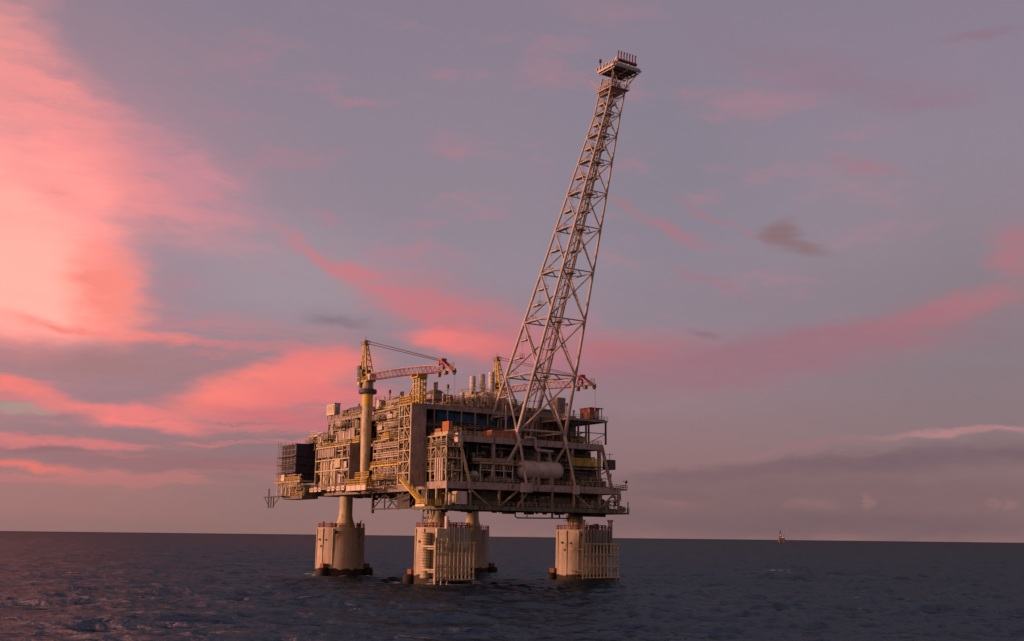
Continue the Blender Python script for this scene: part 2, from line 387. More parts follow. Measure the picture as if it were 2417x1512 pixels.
# wet, weed-grown band at the waterline of the concrete
def wet(mt_):
    t = mt_.node_tree; b = t.nodes['Principled BSDF']; src = b.inputs['Base Color'].links[0].from_socket
    g = t.nodes.new('ShaderNodeNewGeometry'); s = t.nodes.new('ShaderNodeSeparateXYZ'); t.links.new(g.outputs['Position'], s.inputs[0])
    n = t.nodes.new('ShaderNodeTexNoise'); n.inputs['Scale'].default_value = .35; n.inputs['Detail'].default_value = 5; t.links.new(g.outputs['Position'], n.inputs['Vector'])
    a = t.nodes.new('ShaderNodeMath'); a.operation = 'MULTIPLY_ADD'; a.inputs[1].default_value = -2.6; t.links.new(n.outputs['Fac'], a.inputs[0]); t.links.new(s.outputs[2], a.inputs[2])
    m_ = t.nodes.new('ShaderNodeMapRange'); m_.inputs[1].default_value = .75; m_.inputs[2].default_value = 1.05; t.links.new(a.outputs[0], m_.inputs[0])
    x = t.nodes.new('ShaderNodeMix'); x.data_type = 'RGBA'; t.links.new(m_.outputs[0], x.inputs[0]); x.inputs[6].default_value = (.035, .02, .012, 1); t.links.new(src, x.inputs[7]); t.links.new(x.outputs[2], b.inputs['Base Color'])
def joints(mt_):
    t = mt_.node_tree; b = t.nodes['Principled BSDF']; src = b.inputs['Base Color'].links[0].from_socket
    g = t.nodes.new('ShaderNodeNewGeometry'); s = t.nodes.new('ShaderNodeSeparateXYZ'); t.links.new(g.outputs['Position'], s.inputs[0])
    f = t.nodes.new('ShaderNodeMath'); f.operation = 'FRACT'; dv = t.nodes.new('ShaderNodeMath'); dv.operation = 'DIVIDE'; dv.inputs[1].default_value = 3.1; t.links.new(s.outputs[2], dv.inputs[0]); t.links.new(dv.outputs[0], f.inputs[0])
    r = t.nodes.new('ShaderNodeMapRange'); r.inputs[1].default_value = 0; r.inputs[2].default_value = .06; r.inputs[3].default_value = .78; r.inputs[4].default_value = 1; t.links.new(f.outputs[0], r.inputs[0])
    mp = t.nodes.new('ShaderNodeMapping'); mp.inputs['Scale'].default_value = (1.3, 1.3, .07); t.links.new(g.outputs['Position'], mp.inputs[0])
    n = t.nodes.new('ShaderNodeTexNoise'); n.inputs['Scale'].default_value = 1; n.inputs['Detail'].default_value = 6; t.links.new(mp.outputs[0], n.inputs['Vector'])
    r2 = t.nodes.new('ShaderNodeMapRange'); r2.inputs[1].default_value = .42; r2.inputs[2].default_value = .66; r2.inputs[3].default_value = 1.04; r2.inputs[4].default_value = .86; t.links.new(n.outputs['Fac'], r2.inputs[0])
    m_ = t.nodes.new('ShaderNodeMath'); m_.operation = 'MULTIPLY'; t.links.new(r.outputs[0], m_.inputs[0]); t.links.new(r2.outputs[0], m_.inputs[1])
    sc_ = t.nodes.new('ShaderNodeVectorMath'); sc_.operation = 'SCALE'; t.links.new(src, sc_.inputs[0]); t.links.new(m_.outputs[0], sc_.inputs['Scale']); t.links.new(sc_.outputs[0], b.inputs['Base Color'])
joints(MT['concrete']); wet(MT['concrete'])

class MB:
    """collects shapes in platform coordinates (u, v, z) into one mesh"""
    def __init__(s): s.v = []; s.f = []
    def quad_box(s, c8):
        n = len(s.v); s.v += [tuple(p) for p in c8]
        s.f += [[n+i for i in q] for q in ((0, 3, 2, 1), (4, 5, 6, 7), (0, 1, 5, 4), (1, 2, 6, 5), (2, 3, 7, 6), (3, 0, 4, 7))]
        return s
    def box(s, u0, u1, v0, v1, z0, z1):
        return s.quad_box([(u0, v0, z0), (u1, v0, z0), (u1, v1, z0), (u0, v1, z0), (u0, v0, z1), (u1, v0, z1), (u1, v1, z1), (u0, v1, z1)])
    def bar(s, a, b, w, h=None):
        """straight member of rectangular section"""
        a, b = Vector(a), Vector(b); d = b-a
        if d.length < 1e-5: return s
        d.normalize(); h = h or w
        up = Vector((0, 0, 1)) if abs(d.z) < .95 else Vector((1, 0, 0))
        x = d.cross(up).normalized(); y = x.cross(d).normalized()
        x *= w/2; y *= h/2
        return s.quad_box([a-x-y, a+x-y, a+x+y, a-x+y, b-x-y, b+x-y, b+x+y, b-x+y])
    def tube(s, pts, r, n=8, cap=True):
        pts = [Vector(p) for p in pts]; rs = r if isinstance(r, (list, tuple)) else [r]*len(pts)
        n0 = len(s.v); x = None
        for i, p in enumerate(pts):
            if i == 0: d = pts[1]-p
            elif i == len(pts)-1: d = p-pts[i-1]
            else: d = (pts[i+1]-p).normalized()+(p-pts[i-1]).normalized()
            if d.length < 1e-6: d = Vector((0, 0, 1))
            d.normalize()
            if x is None:
                up = Vector((0, 0, 1)) if abs(d.z) < .95 else Vector((1, 0, 0))
                x = d.cross(up).normalized()
            else:
                x = (x-d*x.dot(d)); x = x.normalized() if x.length > 1e-4 else d.orthogonal().normalized()
            y = d.cross(x)
            k = 1.0
            if 0 < i < len(pts)-1:
                c = (pts[i+1]-p).normalized().dot((p-pts[i-1]).normalized()); k = 1/max(.5, math.sqrt(max(.01, (1+c)/2)))
                k = min(k, 1.42) if n > 3 else 1
                k = 1+(k-1)*.5
            for j in range(n):
                t_ = 2*math.pi*j/n
                s.v.append(tuple(p+(x*math.cos(t_)+y*math.sin(t_))*rs[i]*k))
        for i in range(len(pts)-1):
            for j in range(n):
                a = n0+i*n+j; b = n0+i*n+(j+1) % n
                s.f.append([a, b, b+n, a+n])
        if cap:
            s.f.append([n0+j for j in range(n)][::-1]); s.f.append([n0+(len(pts)-1)*n+j for j in range(n)])
        return s
    def lathe(s, c, prof, n=24, axis='z'):
        """surface of revolution; prof = [(radius, height)]"""
        c = Vector(c); ax = {'z': (Vector((1, 0, 0)), Vector((0, 1, 0)), Vector((0, 0, 1))), 'v': (Vector((1, 0, 0)), Vector((0, 0, 1)), Vector((0, 1, 0))), 'u': (Vector((0, 1, 0)), Vector((0, 0, 1)), Vector((1, 0, 0)))}[axis]
        n0 = len(s.v)
        for r, h in prof:
            for j in range(n):
                t_ = 2*math.pi*j/n; s.v.append(tuple(c+ax[0]*math.cos(t_)*r+ax[1]*math.sin(t_)*r+ax[2]*h))
        for i in range(len(prof)-1):
            for j in range(n):
                a = n0+i*n+j; b = n0+i*n+(j+1) % n; s.f.append([a, b, b+n, a+n])
        s.f.append([n0+j for j in range(n)][::-1]); s.f.append([n0+(len(prof)-1)*n+j for j in range(n)])
        return s
    def rail(s, pts, h=1.15, step=2.0, w=.09, rails=2):
        """hand rail along a polyline"""
        for a, b in zip(pts, pts[1:]):
            a, b = Vector(a), Vector(b); L = (b-a).length; k = max(1, round(L/step))
            for i in range(k+1):
                p = a.lerp(b, i/k); s.bar(p, p+Vector((0, 0, h)), w)
            for j in range(1, rails+1):
                o = Vector((0, 0, h*j/rails)); s.bar(a+o, b+o, w)
        return s
    def ladder(s, a, b, w=.5, dirv=(1, 0, 0)):
        a, b = Vector(a), Vector(b); d = Vector(dirv)*w/2
        s.bar(a-d, b-d, .08); s.bar(a+d, b+d, .08); k = int((b-a).length/.6)
        for i in range(1, k): p = a.lerp(b, i/k); s.bar(p-d, p+d, .06)
        return s
    def xbrace(s, p00, p10, p01, p11, w):
        s.bar(p00, p11, w); s.bar(p10, p01, w); return s
    def build(s, name, m_, parent, label=None, smooth=None, kind=None):
        o = parent.get('_org'); org = Vector(o) if o is not None else ORG[parent.name]
        me = bpy.data.meshes.new(name)
        me.from_pydata([(x-org[0], y-org[1], z-org[2]) for x, y, z in s.v], [], s.f)
        import bmesh
        bm_ = bmesh.new(); bm_.from_mesh(me); bmesh.ops.recalc_face_normals(bm_, faces=bm_.faces); bm_.to_mesh(me); bm_.free()
        me.materials.append(MT[m_])
        if smooth:
            me.polygons.foreach_set('use_smooth', [True]*len(me.polygons)); me.set_sharp_from_angle(angle=R(smooth))
        ob = bpy.data.objects.new(name, me); COL.objects.link(ob); ob.parent = parent
        ORG[ob.name] = org
        if label: ob['label'] = label
        if kind: ob['kind'] = kind
        return ob
ORG = {}
def thing(name, label, cat, org=(0, 0, 0), group=None):
    o = bpy.data.objects.new(name, None); COL.objects.link(o)
    o.location = wpos(*org); o.rotation_euler = (0, 0, AU); o['label'] = label; o['category'] = cat
    o['kind'] = 'thing'
    if group: o['group'] = group
    ORG[o.name] = Vector(org)
    return o
def single(name, label, cat, mb, m_, org, group=None, smooth=None):
    """a thing that is one mesh"""
    me_par = thing('tmp', 'x', 'x', org)
    ob = mb.build(name, m_, me_par, smooth=smooth)
    ob.parent = None; ob.location = me_par.location; ob.rotation_euler = me_par.rotation_euler
    bpy.data.objects.remove(me_par)
    ob['label'] = label; ob['category'] = cat
    if group: ob['group'] = group
    return ob
def pipes(mb, u0, u1, v0, v1, z0, z1, n, rmin=.09, rmax=.22, legs=4, n_=6, vert=.5):
    """orthogonal pipe runs inside a box"""
    for _ in range(n):
        p = [rng.uniform(u0, u1), rng.uniform(v0, v1), rng.uniform(z0, z1)]; r = rng.uniform(rmin, rmax)
        pts = [tuple(p)]; last = -1
        for _k in range(rng.randint(1, legs)):
            ch = [a for a in (0, 1, 2) if a != last]
            wts = [(2, .6, 4*vert)[a] for a in ch]; a = rng.choices(ch, wts)[0]
            lo, hi = ((u0, u1), (v0, v1), (z0, z1))[a]
            t_ = rng.uniform(lo, hi)
            if abs(t_-p[a]) < .8: continue
            p[a] = t_; pts.append(tuple(p)); last = a
        if len(pts) > 1: mb.tube(pts, r, n_)
        if rng.random() < .3:
            q = pts[0]; mb.box(q[0]-r*1.8, q[0]+r*1.8, q[1]-r*1.8, q[1]+r*1.8, q[2]-r*2, q[2]+r*2)
def wang(du, dv, ang):
    """offset in platform coordinates for a compass angle given in world terms (0 = +x world)"""
    a = ang-math.degrees(AU); return du*math.cos(R(a)), du*math.sin(R(a))

# ------------------------------------------------------------------ concrete shafts standing in the sea
def shaft(su, sv, label, fenders, seed):
    u, v = 37.7*su, 27.8*sv; cu, cv = 34.2*su, 27.9*sv
    t = thing('concrete_shaft', label, 'shaft', (u, v, 0), 'concrete shafts that carry the platform')
    r_ = random.Random(seed)
    b = MB().lathe((u, v, 0), [(9.1, -8), (9.1, 0), (8.95, 8), (8.8, 17), (8.2, 17.05)], 56)
    b.build('shaft_body', 'concrete', t, smooth=40)
    # box ribs down the flank
    b = MB()
    for a in (-158, -128, -100):
        x, y = wang(8.95, 0, a); d = Vector((x, y, 0)).normalized(); s_ = Vector((-d.y, d.x, 0))
        p = Vector((u+x, v+y, 0))
        b.bar(p+Vector((0, 0, 1)), p+Vector((0, 0, 16.6)), .55)
    b.build('rib', 'concrete', t)
    for a, h, w in ((-140, 12.6, .7), (-132, 10.2, .8), (-118, 12.5, .5), (-95, 15.3, 1.0), (-112, 3.4, .5), (-105, 3.1, .5)):
        x, y = wang(9.0, 0, a); MB().box(u+x-w/2, u+x+w/2, v+y-w/2, v+y+w/2, h-w/2, h+w/2).build('recess_shade', 'dark', t)  # solid boxes, their dark colour stands in for shade in recesses
    # column with a flared foot
    prof = [(3.9, 16.9), (3.6, 17.7), (2.75, 20.2), (2.5, 21.4), (2.45, 24), (2.45, 30.0)]
    b = MB().lathe((cu, cv, 0), prof, 32); b.build('column', 'cream', t, smooth=40)
    b = MB(); ring = [(u+8.6*math.cos(k*math.pi/12), v+8.6*math.sin(k*math.pi/12), 17.03) for k in range(25)]
    b.rail(ring, 1.5, 1.2, .14, 2); b.build('handrail', 'redbrown', t)
    for k in range(16):
        a = r_.uniform(0, 6.28); rr = r_.uniform(4.5, 7.8); x, y = u+rr*math.cos(a), v+rr*math.sin(a); h = r_.uniform(.6, 2.2); w = r_.uniform(.2, .6)
        if math.hypot(x-cu, y-cv) < 5: continue
        b = MB(); b.box(x-w, x+w, y-w, y+w, 17.03, 17.03+h) if k % 2 else b.tube([(x, y, 17.03), (x, y, 17.6+h), (x+.8, y, 17.9+h)], .13)
        b.build('locker' if k % 2 else 'vent_pipe', 'rust', t)
    for a in fenders:
        x, y = wang(10.6, 0, a); d = Vector((x, y, 0)).normalized()
        b = MB().lathe((u+x, v+y, 0), [(1.2, -.8), (1.75, -.2), (1.8, 1.9), (1.2, 2.5)], 14); b.build('fender', 'rubber', t, smooth=50)
        b = MB(); p = Vector((u, v, 0))+d*9.6
        b.box(p.x-1.3, p.x+1.3, p.y-1.0, p.y+1.0, 2.5, 4.0); b.build('fender_bracket', 'rust', t)
    return t
shaft(-1, -1, 'bare concrete shaft farthest left of the four, under the left end of the deck', (-118, 5), 1)
sm = shaft(1, -1, 'concrete shaft with ribbed pipe and cage, below the yellow stairs at the near corner', (-172,), 2)
shaft(-1, 1, 'concrete shaft seen half hidden behind the cage of the near middle shaft', (-5,), 3)
sr = shaft(1, 1, 'concrete shaft on the far right, with pipe cage and bent pipe heads', (-172,), 4)
b = MB()
pts = [(1.62 if i % 2 else 1.35, 1.5+i*.42) for i in range(34)]
rx, ry = wang(10.3, 0, -118)
b.lathe((37.7+rx, -27.8+ry, 0), pts, 16); b.build('ribbed_pipe', 'cream', sm)
b = MB(); pipes(b, 33, 38.5, -33.5, -30, 17, 25, 10, .1, .25); b.build('pipework', 'tan', sm)
b = MB(); pipes(b, 33, 38, 21.5, 25, 17, 23, 9, .08, .2); b.build('pipework', 'tan', sr)

def cage(v0, v1, u, label, tower, heads, zt=12.6):
    t = thing('riser_cage', label, 'pipe cage', (u, (v0+v1)/2, 0), 'cages of vertical pipes beside the shafts')
    n = 11
    for i in range(n):
        v = v0+(v1-v0)*i/(n-1)
        MB().tube([(u, v, .9), (u, v, zt)], .27, 8).build('riser', 'cream', t, smooth=50)
    for z in (1.3, 5.0, 8.7, 12.3):
        MB().bar((u+.35, v0-.4, z), (u+.35, v1+.4, z), .3, .35).build('cross_beam', 'cream', t)
    for v in (v0, v1):
        MB().tube([(u, v, -3), (u, v, 1.2)], .2).bar((u, v, 3.5), (u-6.5, v+(.5 if v == v0 else -.5), 3.5), .4).bar((u, v, 10.5), (u-6.5, v, 10.5), .4).build('standoff', 'cream', t)
    for z in (1.0,): MB().box(u-5, u-.6, v0+1, v1-.5, .5, 1.4).build('base_frame', 'dark', t)
    b = MB()
    for i in range(heads):
        v = v0+2.2+(v1-v0-3.2)*i/heads; h = zt+rng.uniform(4.2, 5.2)
        b.tube([(u-.9, v, zt-3), (u-.9, v, h), (u-1.1, v+.3, h+.7), (u-1.2, v+.9, h+.8)], .2)
    b.build('pipe_head', 'navy' if heads > 5 else 'tan', t)
    if tower:
        b = MB(); va, vb = v0-.2, v0+4.0
        for v in (va, (va+vb)/2, vb): b.bar((u+.9, v, -1), (u+.9, v, zt+1.5), .32)
        for z in (2, 5.6, 9.2, 12.8): b.bar((u+.9, va, z), (u+.9, vb, z), .4)
        b.bar((u+.9, va, 4.2), (u-5, va-1.2, 4.2), .45); b.bar((u+.9, va, 11.2), (u-5, va-1.2, 11.2), .45)
        b.build('ladder_frame', 'cream', t)
        MB().box(u+.4, u+1.5, va, vb-1, zt+1.2, zt+4).build('junction_box', 'cream', t)
        MB().tube([(u+.5, vb-.3, zt+3.5), (u+.5, vb-.3, zt+7.8)], .6, 10).build('vent_pipe', 'pale', t)
    else:
        for v, h, rr in ((v0+1.6, 20.3, .45), (v1-2.0, 20.4, .75)):
            MB().tube([(u-1.5, v, 8), (u-1.5, v, h-1), (u-1.5, v, h)], [rr, rr, rr*1.5], 12).build('vent_pipe', 'grey', t)
    return t
cage(-37.0, -22.9, 48.6, 'cage of vertical pipes on the near middle shaft, with open ladder frame at its left', True, 6)
cage(20.0, 35.0, 48.6, 'cage of vertical pipes on the far right shaft, bent pipe heads above', False, 9)

# ------------------------------------------------------------------ primary structure of the topsides
plat = thing('offshore_platform', 'steel decks, columns and girders of the offshore platform standing on concrete shafts', 'oil platform', (0, 0, 29))
def deck(u0, u1, v0, v1, z, depth, m_='tan', name='deck', fw=.7, joist=True, lab=None):
    b = MB().box(u0+.3, u1-.3, v0+.3, v1-.3, z-.3, z)
    b.box(u0, u1, v0, v0+fw, z-depth, z+.05); b.box(u0, u1, v1-fw, v1, z-depth, z+.05)
    b.box(u0, u0+fw, v0+fw, v1-fw, z-depth, z+.05); b.box(u1-fw, u1, v0+fw, v1-fw, z-depth, z+.05)
    if joist:
        k = int((u1-u0)/4)
        for i in range(1, k): uu = u0+(u1-u0)*i/k; b.box(uu-.18, uu+.18, v0+fw, v1-fw, z-depth*.75, z-.3)
        k = int((v1-v0)/9)
        for i in range(1, k): vv = v0+(v1-v0)*i/k; b.box(u0+fw, u1-fw, vv-.3, vv+.3, z-depth*.95, z-.31)
    o = b.build(name, m_, plat, lab)
    return o
deck(-50, 28, -34, 34, 31, 2.3, 'grey', 'main_deck')
deck(28.02, 48, -33, 37, 31.3, 2.2, 'girder', 'main_deck', lab='deep tan girder deck along the right-hand face')
deck(27, 48.2, -33.5, 37.6, 23.9, 1.3, 'olive', 'cellar_deck')
deck(-49, 30, -33.5, 33, 37.6, .9, 'tan', 'mezzanine_deck')
deck(-54, 31, -34, 34, 46.3, 1.3, 'tan', 'middle_deck')
deck(31.02, 46.2, -28.5, 30.5, 46.1, 2.0, 'girder', 'middle_deck', lab='wide girder deck that carries the flare tower')
deck(-39, 30.5, -34, 31, 57.2, 1.2, 'brown', 'upper_deck')
deck(-49, -39.3, -33, 20, 52.0, .9, 'tan', 'upper_deck', lab='lower step of the roof at the left end')
deck(24, 46, 15.5, 33, 54.6, .7, 'grey', 'upper_deck', lab='small grey roof platform at the right end')
# legs
for u in (-49.3, -36, -25, -12, 1, 14, 25.5):
    for v in (-33.4, -15, 10, 33):
        MB().box(u-.45, u+.45, v-.45, v+.45, 31, 57 if u > -39.5 else 52).build('column', 'tan', plat)
for v in (-27.9, -14, 4, 18, 29.8):
    MB().box(44.6, 45.6, v-.5, v+.5, 31.3, 44.2).build('column', 'grey', plat)
for v in (-32.5, -24, -13, -4, 8, 17, 28, 36.4):
    MB().box(47.2, 47.8, v-.3, v+.3, 23.9, 29.2).build('cellar_post', 'tan', plat)
for a, c in (((-24, 29), (-17, 24)), ((-6, 24), (-1.6, 29.2)), ((-12.6, 24), (-6, 29)), ((17, 29), (24, 24.2)), ((28, 24), (34, 29)), ((37.2, 24), (34, 29))):
    MB().bar((47.6, a[0], a[1]), (47.6, c[0], c[1]), .5).build('truss_brace', 'tan', plat)
for u in (30, 36, 42):
    MB().box(u-.3, u+.3, -33.3, -32.7, 23.9, 29.2).build('cellar_post', 'cream', plat)
# raking struts of the right-hand face
MB().tube([(46.6, -28.2, 45.8), (47, -23.9, 31)], .55, 10).build('raking_strut', 'cream', plat, smooth=50)
MB().tube([(46, 30.2, 45.8), (47, 33.8, 31)], .6, 10).build('raking_strut', 'grey', plat, smooth=50)
MB().box(44.8, 47.2, -28.8, -27.4, 43.6, 46.6).build('strut_node', 'pale', plat)
# fire walls and cladding that close the inside
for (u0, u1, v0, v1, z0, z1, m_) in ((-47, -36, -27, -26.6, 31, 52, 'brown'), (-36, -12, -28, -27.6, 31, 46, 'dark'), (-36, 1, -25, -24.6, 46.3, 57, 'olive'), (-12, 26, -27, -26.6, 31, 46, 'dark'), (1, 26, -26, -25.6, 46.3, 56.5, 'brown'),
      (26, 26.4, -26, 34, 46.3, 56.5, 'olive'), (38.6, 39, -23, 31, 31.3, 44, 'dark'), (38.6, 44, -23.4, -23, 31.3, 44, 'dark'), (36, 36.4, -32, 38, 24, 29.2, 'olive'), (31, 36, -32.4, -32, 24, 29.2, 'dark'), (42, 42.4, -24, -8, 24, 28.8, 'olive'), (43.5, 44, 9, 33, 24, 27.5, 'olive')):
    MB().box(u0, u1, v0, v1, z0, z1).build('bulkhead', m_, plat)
# underside of the deck: hanging beams, pipes
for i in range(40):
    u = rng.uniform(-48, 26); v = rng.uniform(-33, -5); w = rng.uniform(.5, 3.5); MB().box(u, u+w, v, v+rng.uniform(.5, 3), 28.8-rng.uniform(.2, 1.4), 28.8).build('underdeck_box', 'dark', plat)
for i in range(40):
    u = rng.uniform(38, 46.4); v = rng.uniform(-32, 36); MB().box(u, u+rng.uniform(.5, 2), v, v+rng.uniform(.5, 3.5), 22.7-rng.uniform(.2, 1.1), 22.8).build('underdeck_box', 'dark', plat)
b = MB()
b.tube([(46.5, -6, 22.8), (46.5, -6, 20.9), (46.5, -5.2, 20.4), (46.5, 13, 20.6), (46.5, 16, 20.6)], .22)
b.build('underdeck_pipe', 'dark', plat); b = MB()
b.tube([(46, -1, 22.8), (46, -1, 20.6)], .16).tube([(46.2, 9, 22.8), (46.2, 9, 20.5)], .35).tube([(46.2, 12, 22.8), (46.2, 12, 20.5)], .3)
b.tube([(43, 20, 21.9), (43, 34, 21.9)], .5); b.tube([(30, -33, 28.5), (12, -34, 26)], .3)
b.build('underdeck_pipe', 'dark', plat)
# hand rails round every deck
def rails(segs, m_='yellow'):
    for pts in segs: MB().rail(pts, 1.25, 1.8, .11).build('handrail', m_, plat)
rails([[(-50, -34.1, 31), (-46, -34.1, 31)], [(-10.5, -34.1, 31), (26, -34.1, 31)], [(-36, -34.1, 37.6), (25, -34.1, 37.6)], [(-10.5, -34.2, 46.3), (25.5, -34.2, 46.3)],
       [(-39, -34.1, 57.2), (25.5, -34.1, 57.2)], [(31, -28.4, 46.1), (45.6, -28.4, 46.1)], [(46.3, -27, 46.1), (46.3, -6, 46.1)], [(46.3, 17, 46.1), (46.3, 30, 46.1), (32, 30, 46.1)]])
rails([[(48.1, -32.8, 31.3), (48.1, 36.9, 31.3)], [(48.3, -33.4, 23.9), (48.3, 37.5, 23.9)], [(30.6, -33, 57.2), (30.6, 12, 57.2)], [(24, 15.5, 54.6), (46.1, 15.5, 54.6), (46.1, 33, 54.6)], [(-48.9, -33, 52), (-39.5, -33, 52)]], 'tan')
# roof platform posts, right end
for v in (16, 20.5, 25, 32.5):
    MB().box(45.2, 45.7, v-.25, v+.25, 46.2, 53.9).build('roof_post', 'dark', plat)
    MB().box(34, 34.5, v-.25, v+.25, 46.2, 53.9).build('roof_post', 'dark', plat)
b = MB(); b.bar((45.4, 16, 50), (45.4, 32.5, 50), .25); b.bar((45.4, 25, 46.3), (45.4, 32.5, 50), .2); b.bar((45.4, 16, 50), (45.4, 20.5, 53.8), .2); b.build('roof_brace', 'dark', plat)

# ------------------------------------------------------------------ near-left face: projecting modules
def module(name, label, u0, u1, v0, v1, levels, nu, m_='cream', org=None, w=.42, brace=True, wall=None, cat='module'):
    """open steel frame: posts, floor beams, braces on the sea faces"""
    t = thing(name, label, cat, org or ((u0+u1)/2, (v0+v1)/2, levels[0]))
    us = [u0+(u1-u0)*i/nu for i in range(nu+1)]
    for u in us:
        for v in (v0, v1):
            MB().box(u-w/2, u+w/2, v-w/2, v+w/2, levels[0], levels[-1]).build('post', m_, t)
    for z in levels[1:]:
        b = MB()
        for v in (v0, v1): b.box(u0-w/2, u1+w/2, v-w*.62, v+w*.62, z-.42, z+.02)
        for u in us: b.box(u-w*.6, u+w*.6, v0+w*.63, v1-w*.63, z-.4, z)
        b.build('floor_beam', m_, t)
    if brace:
        for k, (za, zb) in enumerate(zip(levels, levels[1:])):
            for i in range(nu):
                if rng.random() < .3:
                    a, c = (us[i], us[i+1]) if (i+k) % 2 else (us[i+1], us[i])
                    MB().bar((a, v0-.05, za+.1), (c, v0-.05, zb-.4), w*.6).build('brace', m_, t)
    if wall: MB().box(u0+w, u1-w, v1-.3, v1-.05, levels[0], levels[-1]-.45).build('shade_backing', wall, t)  # dark sheet, its colour stands in for shade in the gaps
    return t
def fill(t, u0, u1, v0, v1, levels, n):
    """cabinets, drums, panels and air ducts standing on the floors of a module, each a part of its own"""
    for _ in range(n):
        k = rng.randrange(len(levels)-1); z = levels[k]+.05; H = levels[k+1]-levels[k]-.6
        u = rng.uniform(u0, u1-2.4); kind = rng.choice(('cabinet', 'drum', 'panel', 'duct', 'cabinet', 'cable_tray')); m_ = rng.choice(('grey', 'brown', 'pale', 'tan', 'dark', 'olive', 'dark', 'silver'))
        v = rng.uniform(v0, v1-1.4); h = rng.uniform(.45, .95)*H
        if kind == 'cabinet': w = rng.uniform(.8, 2.4); MB().box(u, u+w, v, v+1.2, z, z+h).build('cabinet', m_, t)
        if kind == 'cabinet': MB().box(u+.1, u+w*.48, v-.06, v-.01, z+.15, z+h-.15).build('door', 'grey' if m_ != 'grey' else 'tan', [o_ for o_ in t.children if o_.name.split('.')[0] == 'cabinet'][-1])
        elif kind == 'drum': r_ = rng.uniform(.4, .8); MB().lathe((u, v+r_, z+.1), [(r_*.6, 0), (r_, .3), (r_, h-.3), (r_*.4, h)], 14).build('drum', m_, t, smooth=50)
        elif kind == 'panel': w = rng.uniform(2, 4.5); MB().box(u, min(u+w, u1), v0-.1, v0-.02, z+.3, z+.3+h*.8).build('panel', m_, t)
        elif kind == 'duct': w = rng.uniform(3, 6); zz = z+H*.6; MB().box(u, min(u+w, u1), v, v+.9, zz, zz+.9).build('duct', m_, t)
        else:
            w = rng.uniform(4, 9); zz = z+H*rng.uniform(.5, .95); MB().box(u, min(u+w, u1), v0-.25, v0-.1, zz, zz+.28).build('cable_tray', m_, t)
# left module
mA = module('process_module', 'tan framed module at the left end, with five thick upright pipes behind its walkway', -40.5, -11.6, -38, -34.4, (31, 37.6, 41.5, 46.2), 5, 'cream', w=.34, wall='dark')
MB().box(-11.4, -11, -38.4, -33.6, 29.2, 46.4).build('end_panel', 'brown', mA, 'plain brown end wall')
MB().box(-42.5, -11.5, -38.4, -34.2, 30.4, 31).build('floor', 'grey', mA)
for i, u in enumerate((-36.4, -33.8, -31.8, -27.4, -25)):
    MB().tube([(u, -37.2, 31), (u, -37.2, 40.5), (u, -36.2, 41.6)], .62, 12).build('riser_pipe', 'pale' if i % 2 else 'cream', mA, smooth=50)
b = MB()
for i in range(9): b.box(-38.5+i*1.6, -37.3+i*1.6, -38.2, -37.9, 42.4, 45.4)
b.build('louvre_panel', 'grey', mA)
MB().box(-22.5, -18.5, -38.5, -35.6, 38.2, 41).build('control_cabinet', 'cream', mA)
b = MB(); pipes(b, -40, -12, -37.6, -35, 31.5, 46, 50, .09, .25); b.build('pipework', 'tan', mA)
b = MB(); pipes(b, -28, -12, -37.9, -35, 31.5, 46, 30, .09, .2); b.build('pipework', 'pale', mA)
for i in range(8):
    if i not in (3,): MB().box(-42.4+i*3.9, -39.3+i*3.9-(i % 3)*.4, -39.3, -39.1, 29.9, 31.3+.25*(i % 2)).build('toe_panel', 'pale', mA)
MB().rail([(-42.4, -39.2, 31), (-11.5, -39.2, 31)], 1.6, 1.3, .1, 3).box(-42.5, -11.5, -39.4, -38.4, 30.5, 30.9).build('walkway', 'tan', mA)
MB().rail([(-40, -38.1, 46.2), (-12, -38.1, 46.2)], 1.2, 1.6, .1).build('handrail', 'yellow', mA)

fill(mA, -40, -12, -37.6, -35, (31, 37.6, 41.5, 46.2), 22)
# upper left module, stepping up from the left
mB = module('upper_module', 'cream framed upper module under the white cabin, stepped at its left end', -40, -12, -33.8, -30, (46.4, 49.5, 52, 57), 5, 'tan', w=.3, wall='dark')
b = MB(); pipes(b, -40, -13, -34.2, -31, 46.5, 56.5, 40, .1, .24); b.build('pipework', 'cream', mB)
b = MB(); pipes(b, -40, -13, -34.6, -31, 46.5, 57.5, 30, .08, .3); b.build('pipework', 'grey', mB)
for u in (-44, -40.5, -36, -34.2, -30, -24, -19):
    h = rng.uniform(2, 4); MB().lathe((u, -34.5, 48.6+rng.uniform(-1, 1)), [(.1, 0), (.5, .3), (.55, h), (.15, h+.5)], 10).build('pressure_vessel', 'pale', mB, smooth=50)
MB().box(-29, -15.5, -34.6, -34.3, 48.6, 52.6).build('grey_sheet', 'grey', mB, 'hazy grey sheeting hung over the module')
b = MB(); pipes(b, -53, -39, -35.5, -31, 46.5, 53.5, 34, .12, .3, vert=.9); b.build('vent_pipe', 'pale', mB)
MB().rail([(-53.8, -35, 52.1), (-47, -35, 52.1)], 1.5, 1.0, .12).box(-54, -46.5, -35.3, -31, 51.4, 52).build('platform', 'pale', mB)

fill(mB, -40, -13, -33.9, -31, (46.4, 49.5, 52, 57), 26)
